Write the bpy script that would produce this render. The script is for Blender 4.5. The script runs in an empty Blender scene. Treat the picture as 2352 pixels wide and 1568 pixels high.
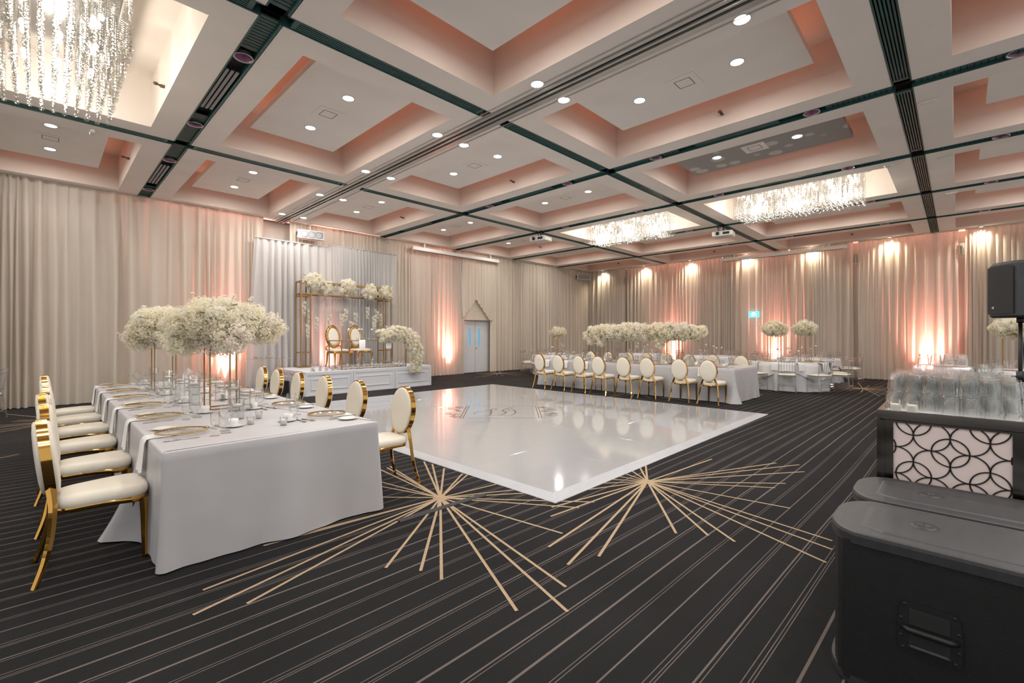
import bpy, bmesh, math, random
from mathutils import Vector, Matrix

S = bpy.context.scene
C = S.collection
PI = math.pi
R = random.Random(11)

# ------------------------------------------------------------------ camera, world, exposure
F_PX, H, U0, V0 = 1050.0, 1.5, 1176.0, 770.0          # solved from the ceiling grid's two vanishing points
TH = math.atan2(1024, 1050); CT, ST = math.cos(TH), math.sin(TH)
cd = bpy.data.cameras.new('camera'); cam = bpy.data.objects.new('camera', cd); C.objects.link(cam)
cam.location = (0, 0, H); cam.rotation_euler = (PI/2, 0, TH - PI/2)
cd.sensor_width = 36; cd.lens = F_PX/2352*36; cd.shift_y = (V0 - 784)/2352; cd.clip_start = .05; cd.clip_end = 80
S.camera = cam
w = bpy.data.worlds.new('world'); S.world = w; w.use_nodes = True
w.node_tree.nodes['Background'].inputs[0].default_value = (1, .98, .96, 1)
w.node_tree.nodes['Background'].inputs[1].default_value = .52  # even fill light added through the open sides of the hall
S.view_settings.view_transform = 'Standard'; S.view_settings.look = 'None'
S.view_settings.gamma = 1; S.view_settings.use_curve_mapping = False
S.view_settings.exposure = 0.60
try:
    S.cycles.transparent_max_bounces = 18
    S.cycles.max_bounces = 6; S.cycles.diffuse_bounces = 3; S.cycles.glossy_bounces = 3
    S.cycles.caustics_reflective = False; S.cycles.caustics_refractive = False
    S.cycles.sample_clamp_indirect = 4; S.cycles.use_adaptive_sampling = True; S.cycles.adaptive_threshold = .02
except Exception: pass
P_DOWN, P_TRACK, P_WASH, P_PINK, P_CHAND, E_COVE = 16.0, 9.5, 19.0, 430.0, 48.0, 2.0

def fl(u, v, z=0.0):                                    # photo pixel -> point on the level z
    d = (H - z)*F_PX/(v - V0); r = (u - U0)/F_PX*d
    return (d*CT + r*ST, d*ST - r*CT)
def onx(u, X): k = (u - U0)/F_PX; return X*(ST - k*CT)/(CT + k*ST)     # y where pixel column u meets plane x=X
def ony(u, Y): k = (u - U0)/F_PX; return Y*(CT + k*ST)/(ST - k*CT)

# ------------------------------------------------------------------ materials
M = {}
def nt(name):
    m = bpy.data.materials.new(name); m.use_nodes = True; t = m.node_tree; t.nodes.clear()
    o = t.nodes.new('ShaderNodeOutputMaterial'); M[name] = m
    return m, t, o
def N(t, typ, **kw):
    n = t.nodes.new('ShaderNode' + typ)
    for k, v in kw.items(): setattr(n, k, v)
    return n
def mat(name, col, rough=.5, metal=0, var=.06, scale=8., bump=0., bscale=200., bdist=.01, coat=0, spec=.5, stretch=(1, 1, 1), sheen=0):
    m, t, o = nt(name)
    b = N(t, 'BsdfPrincipled'); t.links.new(b.outputs[0], o.inputs[0])
    tc = N(t, 'TexCoord'); mp = N(t, 'Mapping'); mp.inputs['Scale'].default_value = stretch
    t.links.new(tc.outputs['Object'], mp.inputs[0])
    n = N(t, 'TexNoise'); n.inputs['Scale'].default_value = scale; n.inputs['Detail'].default_value = 4
    t.links.new(mp.outputs[0], n.inputs['Vector'])
    r = N(t, 'ValToRGB'); e = r.color_ramp.elements
    e[0].position, e[1].position = .3, .7
    e[0].color = [c*(1 - var) for c in col] + [1]; e[1].color = [min(1, c*(1 + var)) for c in col] + [1]
    t.links.new(n.outputs[0], r.inputs[0]); t.links.new(r.outputs[0], b.inputs['Base Color'])
    b.inputs['Roughness'].default_value = rough; b.inputs['Metallic'].default_value = metal
    b.inputs['Coat Weight'].default_value = coat; b.inputs['Specular IOR Level'].default_value = spec
    b.inputs['Coat Roughness'].default_value = .05
    b.inputs['Sheen Weight'].default_value = sheen
    if bump:
        n2 = N(t, 'TexNoise'); n2.inputs['Scale'].default_value = bscale; n2.inputs['Detail'].default_value = 2
        t.links.new(mp.outputs[0], n2.inputs['Vector'])
        bp = N(t, 'Bump'); bp.inputs['Strength'].default_value = bump; bp.inputs['Distance'].default_value = bdist
        t.links.new(n2.outputs[0], bp.inputs['Height']); t.links.new(bp.outputs[0], b.inputs['Normal'])
    return m
def emit(name, col, s):
    m, t, o = nt(name); e = N(t, 'Emission'); e.inputs[0].default_value = (*col, 1); e.inputs[1].default_value = s
    t.links.new(e.outputs[0], o.inputs[0]); return m
def glass(name, tint=(.97, .98, .98), ior=1.45, rough=.02, extra=.0, gl=(1, 1, 1), edge=0.):
    m, t, o = nt(name)
    g = N(t, 'NewGeometry'); ma = N(t, 'Math', operation='MULTIPLY_ADD')
    ma.inputs[1].default_value = 1/ior - ior; ma.inputs[2].default_value = ior
    t.links.new(g.outputs['Backfacing'], ma.inputs[0])
    fr = N(t, 'Fresnel'); t.links.new(ma.outputs[0], fr.inputs['IOR'])
    ad = N(t, 'Math', operation='ADD', use_clamp=True); ad.inputs[1].default_value = extra; t.links.new(fr.outputs[0], ad.inputs[0])
    a = N(t, 'BsdfTransparent'); a.inputs[0].default_value = (*tint, 1)
    if edge:                                             # longer path through the wall at grazing angles absorbs more
        lw = N(t, 'LayerWeight'); lw.inputs[0].default_value = .5; rp = N(t, 'ValToRGB'); e = rp.color_ramp.elements
        e[0].position, e[1].position = .6, 1.; e[0].color = (*tint, 1); e[1].color = [c*(1 - edge) for c in tint] + [1]
        t.links.new(lw.outputs['Facing'], rp.inputs[0]); t.links.new(rp.outputs[0], a.inputs[0])
    b = N(t, 'BsdfGlossy'); b.inputs['Roughness'].default_value = rough; b.inputs[0].default_value = (*gl, 1)
    mx = N(t, 'MixShader'); t.links.new(ad.outputs[0], mx.inputs[0]); t.links.new(a.outputs[0], mx.inputs[1]); t.links.new(b.outputs[0], mx.inputs[2])
    t.links.new(mx.outputs[0], o.inputs[0]); return m
def cloth(name, col, trans=.3, var=.05, scale=3., thin=0.0, rough=.9):
    m, t, o = nt(name)
    tc = N(t, 'TexCoord'); mp = N(t, 'Mapping'); mp.inputs['Scale'].default_value = (1, 1, .12)
    t.links.new(tc.outputs['Object'], mp.inputs[0])
    n = N(t, 'TexNoise'); n.inputs['Scale'].default_value = scale; n.inputs['Detail'].default_value = 5
    t.links.new(mp.outputs[0], n.inputs['Vector'])
    r = N(t, 'ValToRGB'); e = r.color_ramp.elements; e[0].position, e[1].position = .3, .7
    e[0].color = [c*(1 - var) for c in col] + [1]; e[1].color = [min(1, c*(1 + var)) for c in col] + [1]
    t.links.new(n.outputs[0], r.inputs[0])
    d = N(t, 'BsdfDiffuse'); tr = N(t, 'BsdfTranslucent')
    t.links.new(r.outputs[0], d.inputs[0]); t.links.new(r.outputs[0], tr.inputs[0])
    mx = N(t, 'MixShader'); mx.inputs[0].default_value = trans
    t.links.new(d.outputs[0], mx.inputs[1]); t.links.new(tr.outputs[0], mx.inputs[2])
    out = mx
    if thin:
        tp = N(t, 'BsdfTransparent'); m2 = N(t, 'MixShader'); m2.inputs[0].default_value = thin
        t.links.new(mx.outputs[0], m2.inputs[1]); t.links.new(tp.outputs[0], m2.inputs[2]); out = m2
    t.links.new(out.outputs[0], o.inputs[0]); return m

mat('coffer_tan', (.70, .58, .50), .85, var=.03, scale=1.5)  # darker tan for coffer walls; chandelier bays keep the ceiling tone
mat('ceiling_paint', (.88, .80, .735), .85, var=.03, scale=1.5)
mat('ceiling_panel_paint', (.88, .825, .77), .85, var=.03, scale=1.2)
mat('wall_paint', (.50, .45, .39), .85, var=.04, scale=1.)
mat('slot_dark', (.012, .014, .014), .7, var=.2)
mat('slot_green', (.026, .095, .088), .45, var=.2, scale=3)
mat('track_metal', (.55, .53, .50), .32, .7, var=.05)
mat('white_metal', (.72, .70, .67), .4, var=.03)
mat('door_paint', (.62, .64, .66), .5, var=.04, scale=2)
mat('stage_paint', (.66, .67, .70), .42, var=.02, scale=2)
mat('gold', (.68, .385, .095), .10, 1, var=.05, scale=4)
mat('antique_gold', (.42, .245, .07), .2, 1, var=.1, scale=6)
mat('gold_satin', (.38, .235, .105), .36, .85, var=.06, scale=5)
mat('rim_gold', (.50, .335, .13), .3, .75, var=.1, scale=30)
mat('cream_leather', (.76, .70, .59), .42, var=.025, scale=5, bump=.02, bscale=120)
mat('cream_cushion', (.74, .68, .56), .7, var=.03, scale=6)
mat('linen', (.68, .67, .68), .75, var=.02, scale=3, bump=.03, bscale=350)
mat('satin', (.49, .48, .49), .36, var=.02, scale=2, spec=.4, sheen=.1, bump=.35, bscale=2.4, bdist=.03)
mat('napkin_cloth', (.76, .755, .76), .9, var=.02, scale=6, bump=.05, bscale=300)
mat('porcelain', (.78, .77, .75), .15, var=.02, coat=.4)
mat('wax', (.82, .79, .70), .55, var=.03, scale=20)
mat('steel', (.62, .60, .58), .16, 1, var=.05)
mat('leaf_green', (.10, .19, .045), .5, var=.25, scale=12)
mat('stem_green', (.10, .12, .05), .6, var=.2, scale=12)
mat('black_cabinet', (.0055, .0055, .006), .55, var=.25, scale=18, bump=.25, bscale=350)
mat('black_top', (.029, .030, .032), .48, var=.16, scale=6, stretch=(1, 6, 1), bump=.05, bscale=200)
mat('black_plastic', (.012, .012, .013), .45, var=.15, scale=30)
mat('black_iron', (.010, .010, .011), .4, .3, var=.1)
mat('black_cable', (.012, .012, .012), .6, var=.1)
mat('bar_steel', (.20, .18, .165), .13, 1, var=.2, scale=4, stretch=(1, 1, 4))
mat('bar_white', (.70, .68, .66), .25, var=.03)
mat('bar_panel', (.88, .75, .71), .3, var=.02, scale=3, coat=.3)
mat('wrought', (.02, .015, .014), .5, .4, var=.1)
mat('dance_white', (.41, .42, .43), .10, var=.012, scale=1.2, coat=.5)
mat('ramp_white', (.47, .48, .50), .25, var=.03, scale=3)
mat('decal_bronze', (.17, .10, .055), .4, .2, var=.1)
mat('cable_ramp', (.022, .021, .021), .7, var=.25, scale=30)
mat('ray_tan', (.40, .29, .18), .95, var=.10, scale=60, bump=.3, bscale=500)
mat('pink_can', (.30, .10, .22), .35, var=.1)
mat('pvc_wrap', (.55, .52, .53), .3, var=.1)
mat('label_blue', (.03, .06, .35), .4, var=.1)
mat('grille_grey', (.33, .32, .32), .6, var=.1, scale=60)
mat('sprinkler_brass', (.16, .10, .06), .4, .6, var=.2)
mat('mirror_plate', (.62, .60, .58), .12, .9, var=.03)
cloth('drape_beige', (.80, .71, .60), .30, var=.06)
cloth('drape_sheer', (.80, .72, .63), .42, var=.06)
cloth('drape_white', (.70, .68, .66), .36, var=.04)
cloth('petal_white', (.95, .915, .80), .48, var=.04, scale=5); cloth('petal_cream', (.95, .895, .735), .48, var=.05, scale=5); cloth('petal_blush', (.93, .86, .76), .38, var=.05, scale=5)
glass('clear_glass')
glass('vase_glass', tint=(.985, .987, .986), ior=1.5, extra=.01, rough=.01, edge=.45)
glass('plate_glass', tint=(.96, .96, .95), ior=1.5, extra=.06, rough=.03)
glass('table_glass', tint=(.975, .98, .978), ior=1.52, extra=.01, rough=.01, edge=.5)
glass('tumbler_glass', tint=(.985, .99, .987), ior=1.5, extra=.0, rough=.015, edge=.42)
glass('acrylic', tint=(.90, .90, .91), extra=.10, rough=.06, edge=.45)
glass('water', tint=(.94, .955, .95), ior=1.33)
glass('crystal', tint=(.95, .95, .94), ior=1.7, rough=.04, extra=.14, gl=(.8, .79, .77))
glass('plastic_wrap', tint=(.9, .89, .9), extra=.28, rough=.25)
emit('lens_white', (1, .98, .95), 7); emit('bulb_white', (1, .95, .86), 18); emit('cove_led', (1, .36, .22), E_COVE)
emit('exit_cyan', (.10, .80, .95), 1.6); emit('exit_white', (.7, 1, 1), 2.5); emit('pane_sky', (.16, .50, .78), .55)
emit('wash_lens', (1, .93, .8), 10)

def carpet():
    m, t, o = nt('carpet'); L = t.links.new
    b = N(t, 'BsdfPrincipled'); b.inputs['Roughness'].default_value = .95; b.inputs['Specular IOR Level'].default_value = .15
    tc = N(t, 'TexCoord'); mp = N(t, 'Mapping'); mp.inputs['Rotation'].default_value = (0, 0, math.radians(1.2))
    L(tc.outputs['Object'], mp.inputs[0])
    n = N(t, 'TexNoise'); n.inputs['Scale'].default_value = .28; n.inputs['Detail'].default_value = 1; L(mp.outputs[0], n.inputs['Vector'])
    sx = N(t, 'SeparateXYZ'); L(mp.outputs[0], sx.inputs[0])
    a = N(t, 'Math', operation='MULTIPLY_ADD'); a.inputs[1].default_value = .09; L(n.outputs[0], a.inputs[0]); L(sx.outputs['Y'], a.inputs[2])
    PER = 1.16
    s = N(t, 'Math', operation='DIVIDE'); s.inputs[1].default_value = PER; L(a.outputs[0], s.inputs[0])
    fr = N(t, 'Math', operation='FRACT'); L(s.outputs[0], fr.inputs[0])
    lines = []
    for p, k in ((.02, 's'), (.15, 'd'), (.29, 's'), (.42, 'd'), (.57, 's'), (.71, 't'), (.87, 'd'), (1.01, 't')):
        if k == 's': lines.append((p, .0105))
        if k == 'd': lines += [(p, .0045), (p + .018, .0065)]
        if k == 't': lines += [(p, .0045), (p + .014, .004), (p + .034, .006)]
    r = N(t, 'ValToRGB'); r.color_ramp.interpolation = 'CONSTANT'; e = r.color_ramp.elements
    base, line = (.0160, .0155, .0163, 1), (.142, .118, .104, 1)
    e[0].position = 0; e[0].color = base; first = True
    for p, wd in lines:
        a1 = e[1] if first else e.new(p/PER); first = False
        a1.position = p/PER; a1.color = line
        a2 = e.new((p + wd)/PER); a2.color = base
    L(fr.outputs[0], r.inputs[0])
    n2 = N(t, 'TexNoise'); n2.inputs['Scale'].default_value = 1.1; n2.inputs['Detail'].default_value = 6; L(tc.outputs['Object'], n2.inputs['Vector'])
    n3 = N(t, 'TexNoise'); n3.inputs['Scale'].default_value = 260; n3.inputs['Detail'].default_value = 2; L(tc.outputs['Object'], n3.inputs['Vector'])
    q = N(t, 'Math', operation='MULTIPLY_ADD'); q.inputs[1].default_value = .9; q.inputs[2].default_value = .55; L(n2.outputs[0], q.inputs[0])
    q2 = N(t, 'Math', operation='MULTIPLY_ADD'); q2.inputs[1].default_value = 1.3; q2.inputs[2].default_value = .35; L(n3.outputs[0], q2.inputs[0])
    q3 = N(t, 'Math', operation='MULTIPLY'); L(q.outputs[0], q3.inputs[0]); L(q2.outputs[0], q3.inputs[1])
    mx = N(t, 'MixRGB', blend_type='MULTIPLY'); mx.inputs[0].default_value = 1; L(r.outputs[0], mx.inputs[1]); L(q3.outputs[0], mx.inputs[2])
    L(mx.outputs[0], b.inputs['Base Color'])
    bp = N(t, 'Bump'); bp.inputs['Strength'].default_value = .35; bp.inputs['Distance'].default_value = .01; L(n3.outputs[0], bp.inputs['Height']); L(bp.outputs[0], b.inputs['Normal'])
    L(b.outputs[0], o.inputs[0])
carpet()
def patched():                                          # unpainted, spackled plasterboard panel
    m, t, o = nt('patched_plaster'); L = t.links.new
    b = N(t, 'BsdfPrincipled'); b.inputs['Roughness'].default_value = .9
    tc = N(t, 'TexCoord'); v = N(t, 'TexVoronoi'); v.inputs['Scale'].default_value = 2.4; L(tc.outputs['Object'], v.inputs['Vector'])
    r = N(t, 'ValToRGB'); e = r.color_ramp.elements; e[0].position, e[1].position = .30, .36
    e[0].color = (.62, .58, .55, 1); e[1].color = (.37, .345, .325, 1)
    L(v.outputs['Distance'], r.inputs[0]); L(r.outputs[0], b.inputs['Base Color']); L(b.outputs[0], o.inputs[0])
patched()

# ------------------------------------------------------------------ mesh helpers
class MB:
    def __init__(s): s.v, s.f, s.sm = [], [], []
    def add(s, vs, fs, smooth=False):
        o = len(s.v); s.v += [tuple(p) for p in vs]
        s.f += [tuple(i + o for i in q) for q in fs]; s.sm += [smooth]*len(fs); return s
    def box(s, x0, y0, z0, x1, y1, z1):
        return s.add([(x0, y0, z0), (x1, y0, z0), (x1, y1, z0), (x0, y1, z0), (x0, y0, z1), (x1, y0, z1), (x1, y1, z1), (x0, y1, z1)],
                     [(0, 3, 2, 1), (4, 5, 6, 7), (0, 1, 5, 4), (1, 2, 6, 5), (2, 3, 7, 6), (3, 0, 4, 7)])
    def cbox(s, c, d): return s.box(c[0] - d[0]/2, c[1] - d[1]/2, c[2] - d[2]/2, c[0] + d[0]/2, c[1] + d[1]/2, c[2] + d[2]/2)
    def bbox(s, x0, y0, z0, x1, y1, z1, bv, seg=1):      # bevelled box
        bm = bmesh.new(); bmesh.ops.create_cube(bm, size=1)
        for q in bm.verts: q.co = Vector(((x0 + x1)/2 + q.co.x*(x1 - x0), (y0 + y1)/2 + q.co.y*(y1 - y0), (z0 + z1)/2 + q.co.z*(z1 - z0)))
        bmesh.ops.bevel(bm, geom=list(bm.edges), offset=bv, segments=seg, affect='EDGES', profile=.5)
        bm.verts.index_update(); s.add([q.co[:] for q in bm.verts], [[q.index for q in f.verts] for f in bm.faces], seg > 1); bm.free(); return s
    def lathe(s, prof, n=16, o=(0, 0, 0), smooth=True, wave=None):
        vs, fs = [], []
        for r, z in prof:
            for i in range(n):
                a = 2*PI*i/n; q = r*(1 + (wave(a, r, z) if wave else 0)); vs.append((o[0] + q*math.cos(a), o[1] + q*math.sin(a), o[2] + z))
        for j in range(len(prof) - 1):
            for i in range(n):
                k = (i + 1) % n; fs.append((j*n + i, j*n + k, (j + 1)*n + k, (j + 1)*n + i))
        return s.add(vs, fs, smooth)
    def tube(s, pts, r, n=8, caps=True, closed=False, smooth=None, up=None):
        pts = [Vector(p) for p in pts]; m = len(pts); rs = r if isinstance(r, (list, tuple)) else [r]*m
        vs, fs = [], []; pv = Vector(up) if up else None
        for i, p in enumerate(pts):
            t = (pts[(i + 1) % m] - pts[i - 1]) if closed else (pts[min(i + 1, m - 1)] - pts[max(i - 1, 0)])
            t.normalize()
            if pv is None: pv = Vector((0, 0, 1)) if abs(t.z) < .9 else Vector((1, 0, 0))
            a = pv - t*pv.dot(t); a = a.normalized() if a.length > 1e-6 else t.orthogonal().normalized(); b = t.cross(a); pv = a
            for k in range(n):
                q = 2*PI*(k + .5)/n; vs.append(p + (a*math.cos(q) + b*math.sin(q))*rs[i])
        for i in range(m if closed else m - 1):
            for k in range(n):
                j = (i + 1) % m; fs.append((i*n + k, i*n + (k + 1) % n, j*n + (k + 1) % n, j*n + k))
        if caps and not closed: fs += [tuple(range(n - 1, -1, -1)), tuple(range((m - 1)*n, m*n))]
        return s.add(vs, fs, (n > 5) if smooth is None else smooth)
    def prism(s, poly, h0, h1, fn=lambda a, b, h: (a, b, h), smooth=False):
        n = len(poly); vs = [fn(a, b, h0) for a, b in poly] + [fn(a, b, h1) for a, b in poly]
        fs = [tuple(range(n - 1, -1, -1)), tuple(range(n, 2*n))] + [(i, (i + 1) % n, n + (i + 1) % n, n + i) for i in range(n)]
        return s.add(vs, fs, smooth)
    def grid(s, rows, smooth=True, wrap=False):
        n = len(rows[0]); vs = [p for r in rows for p in r]; fs = []
        for j in range(len(rows) - 1):
            for i in range(n if wrap else n - 1):
                k = (i + 1) % n; fs.append((j*n + i, j*n + k, (j + 1)*n + k, (j + 1)*n + i))
        return s.add(vs, fs, smooth)
    def ico(s, c, r, sub=1, smooth=False, sc=(1, 1, 1)):
        k = ('_ico', sub)
        if k not in CACHE:
            bm = bmesh.new(); bmesh.ops.create_icosphere(bm, subdivisions=sub, radius=1); bm.verts.index_update()
            CACHE[k] = ([q.co.copy() for q in bm.verts], [[q.index for q in f.verts] for f in bm.faces]); bm.free()
        vs, fs = CACHE[k]
        return s.add([(c[0] + p.x*r*sc[0], c[1] + p.y*r*sc[1], c[2] + p.z*r*sc[2]) for p in vs], fs, smooth)
    def mesh(s, name, m):
        me = bpy.data.meshes.new(name); me.from_pydata(s.v, [], s.f)
        me.polygons.foreach_set('use_smooth', s.sm); me.materials.append(M[m]); me.update(); return me
CACHE = {}
def cm(key, fn):                                         # cached mesh
    if key not in CACHE: CACHE[key] = fn()
    return CACHE[key]
def put(name, me, parent=None, loc=(0, 0, 0), rz=0., rot=None, sc=1., label=None, cat=None, group=None, kind=None):
    o = bpy.data.objects.new(name, me); C.objects.link(o); o.location = loc
    o.rotation_euler = rot if rot else (0, 0, rz)
    if sc != 1.: o.scale = sc if isinstance(sc, (tuple, list)) else (sc, sc, sc)
    if parent: o.parent = parent
    if label: o['label'] = label
    if cat: o['category'] = cat
    if group: o['group'] = group
    if kind: o['kind'] = kind
    return o
def thing(name, label, cat, loc=(0, 0, 0), rz=0., group=None, sc=1.): return put(name, None, None, loc, rz, None, sc, label, cat, group)
def struct(name, me, parent=None, label=None): return put(name, me, parent, kind='structure', label=label)
def lamp(kind, name, loc, power, col, parent=None, rot=(0, 0, 0), **kw):
    d = bpy.data.lights.new(name, kind); d.energy = power; d.color = col
    for k, v in kw.items(): setattr(d, k, v)
    o = bpy.data.objects.new(name, d); C.objects.link(o); o.location = loc; o.rotation_euler = rot
    if parent: o.parent = parent
    return o
ORD = ['first', 'second', 'third', 'fourth', 'fifth', 'sixth', 'seventh', 'eighth', 'ninth', 'tenth', 'eleventh']
# ================================================================== the room
XW, YW, ZC = 20.15, 14.12, 4.77; DY, DX = YW - .37, XW - .37                          # back wall plane, stage wall plane, ceiling underside
XA, YA = -5.2, -4.6
floor = struct('floor', MB().add([(XA, YA, 0), (XW, YA, 0), (XW, YW, 0), (XA, YW, 0)], [(0, 1, 2, 3)]).mesh('floor', 'carpet'))
floor['label'] = 'charcoal carpet with wavering thin taupe stripes'
def wall(name, x0, y0, x1, y1): return struct(name, MB().box(x0, y0, 0, x1, y1, 5.7).mesh(name, 'wall_paint'))
wall('wall_left', XA, YW, XW + .1, YW + .1); wall('wall_back', XW, YA, XW + .1, YW)
# no walls behind the camera, so the added world fill light can enter

# starburst motifs woven into the carpet: thin inlays lying on the pile
def star(cx, cy, ends, w=.0205, hub=.07):
    mb = MB(); n = 14
    mb.add([(cx + hub*math.cos(2*PI*i/n), cy + hub*math.sin(2*PI*i/n), .0012) for i in range(n)], [tuple(range(n))])
    for j, (ex, ey) in enumerate(ends):
        d = Vector((ex - cx, ey - cy, 0)); q = Vector((-d.y, d.x, 0)).normalized()*w/2; h = .0014 + .00006*j
        a = Vector((cx, cy, h)); b = Vector((ex, ey, h))
        mb.add([a - q, b - q, b + q, a + q], [(0, 1, 2, 3)])
    put('starburst_motif', mb.mesh('starburst_motif', 'ray_tan'), floor, label='tan starburst woven into the carpet')
def rays(cx, cy, n, lo, hi, seed):
    r = random.Random(seed); out = []
    for i in range(n):
        a = 2*PI*(i + r.uniform(-.38, .38))/n; l = r.uniform(lo, hi); out.append((cx + l*math.cos(a), cy + l*math.sin(a)))
    return out
s1 = [(443, 1412), (466, 1355), (567, 1386), (605, 1253), (886, 1304), (966, 1311), (1014, 1331), (1187, 1403), (1304, 1405), (1300, 1348), (1292, 1225), (1330, 1166), (1365, 1153),
      (1215, 1132), (1180, 1125), (1140, 1112), (1074, 1090), (1062, 1088), (1020, 1075), (993, 1066), (974, 1060), (889, 1074), (896, 1071), (866, 1075), (868, 1105), (868, 1116), (867, 1142), (640, 1240)]
star(2.56, 3.42, [fl(*p) for p in s1])
s2 = [(1635, 1054), (1783, 1063), (1836, 1067), (1848, 1083), (1804, 1110), (1780, 1120), (1815, 1167), (1912, 1242), (1912, 1262), (1898, 1292), (1688, 1244), (1627, 1230), (1553, 1225),
      (1375, 1278), (1304, 1297), (1260, 1256), (1265, 1186), (1267, 1165), (1340, 1126), (1380, 1110), (1405, 1101), (1420, 1094), (1436, 1088), (1452, 1082), (1470, 1074), (1483, 1068)]
star(4.33, 2.28, [fl(*p) for p in s2])
for k, (x, y) in enumerate(((12.55, 13.0), (16.1, 1.9), (-1.6, 7.6), (10.9, 6.1), (0.3, 11.3), (14.6, 8.6), (-2.6, 2.4), (14.2, 4.6))):
    star(x, y, rays(x, y, 24, .7, 2.1, 40 + k))

# ------------------------------------------------------------------ coffered ceiling
XL = [-4.59, -1.47, 1.65, 4.77, 7.89, 11.01, 14.14, 17.25, XW]; YL = [-3.98, .52, 5.01, 9.54, YW]
INS, PIN, ZP, ZT = .47, .36, 5.07, 5.50                   # opening inset, panel inset, panel level, coffer soffit
HB, HA = .115, .10                                        # half width of the service slots across / along
CHAND = {(1, 2), (5, 1), (5, 2)}                          # bays with a chandelier instead of a floating panel
def frame(mb, x0, y0, x1, y1, a0, b0, a1, b1, z):         # flat ring around an opening
    o = [(x0, y0, z), (x1, y0, z), (x1, y1, z), (x0, y1, z)]; i = [(a0, b0, z), (a1, b0, z), (a1, b1, z), (a0, b1, z)]
    mb.add(o + i, [(k, 4 + k, 4 + (k + 1) % 4, (k + 1) % 4) for k in range(4)])
cm_ = MB(); bays = []; cw_ = []
for i in range(len(XL) - 1):
    for j in range(len(YL) - 1):
        x0 = XL[i] + (HB if XL[i] != 4.77 else .17); x1 = XL[i + 1] - (HB if XL[i + 1] not in (4.77, XW) else (.17 if XL[i + 1] == 4.77 else 0))
        y0 = YL[j] + HA; y1 = YL[j + 1] - (HA if YL[j + 1] != YW else .02)
        if XL[i] == 1.65: x0 += .01
        a0, b0, b1 = XL[i] + INS, YL[j] + INS, YL[j + 1] - INS; a1 = min(XL[i + 1], XL[i] + 3.12) - INS
        if i == len(XL) - 2: a1 = XW - .75
        if j == len(YL) - 2: b1 = YW - .62
        frame(cm_, x0, y0, x1, y1, a0, b0, a1, b1, ZC)
        cw = MB(); cw_.append(cw)
        c4 = [(a0, b0), (a1, b0), (a1, b1), (a0, b1)]; o4 = [(x0, y0), (x1, y0), (x1, y1), (x0, y1)]
        for k in range(4):
            (p, q), (r_, t_) = c4[k], c4[(k + 1) % 4]
            cw.add([(p, q, ZC), (r_, t_, ZC), (r_, t_, ZT), (p, q, ZT)], [(0, 1, 2, 3)])
            (p, q), (r_, t_) = o4[k], o4[(k + 1) % 4]
            cm_.add([(p, q, ZC), (r_, t_, ZC), (r_, t_, ZC + .2), (p, q, ZC + .2)], [(3, 2, 1, 0)])
        cw.add([(a0, b0, ZT), (a1, b0, ZT), (a1, b1, ZT), (a0, b1, ZT)], [(3, 2, 1, 0)])
        bays.append((i, j, a0, b0, a1, b1))
ceiling = struct('ceiling', cm_.mesh('ceiling', 'ceiling_paint'), label='warm white coffered ceiling with deep rectangular recesses')
for cw, bay in zip(cw_, bays): put('coffer_wall', cw.mesh('coffer_wall', 'ceiling_paint' if bay[:2] in CHAND else 'coffer_tan'), ceiling)
put('ceiling_plenum', MB().box(XA - .1, YA - .1, 5.56, XW + .1, YW + .1, 5.7).mesh('ceiling_plenum', 'slot_dark'), ceiling)
put('plenum_lining', MB().add([(XA, YA, ZC + .2), (XW, YA, ZC + .2), (XW, YW, ZC + .2), (XA, YW, ZC + .2)], [(3, 2, 1, 0)]).mesh('x', 'slot_dark'), ceiling) if False else None
# outside border of the ceiling behind the camera
bd = MB()
for x0, y0, x1, y1 in ((XA, YA, XL[0] - HB, YW), (XL[0] - HB, YA, XW, YL[0] - HA)): bd.add([(x0, y0, ZC), (x1, y0, ZC), (x1, y1, ZC), (x0, y1, ZC)], [(3, 2, 1, 0)])
put('ceiling_border', bd.mesh('ceiling_border', 'ceiling_paint'), ceiling)
def coffer_light(x, y, z, where, group, r=.088, power=P_DOWN, col=(1, .965, .93), spread=180):
    me = cm(('dl', r), lambda: MB().lathe([(r*.86, .012), (r*.9, -.004), (r*1.08, -.006), (r*1.12, .0)], 20).mesh('trim_ring', 'white_metal'))
    ln = cm(('dll', r), lambda: MB().lathe([(r*.88, -.0045), (.0005, -.0045)], 20).mesh('lens', 'lens_white'))
    t = thing('downlight', where, 'downlight', (x, y, z), 0, group)
    put('trim_ring', me, t); put('lens', ln, t)
    lamp('AREA', 'downlight_lamp', (0, 0, -.012), power, col, t, shape='DISK', size=r*1.7, spread=math.radians(spread))
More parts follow.
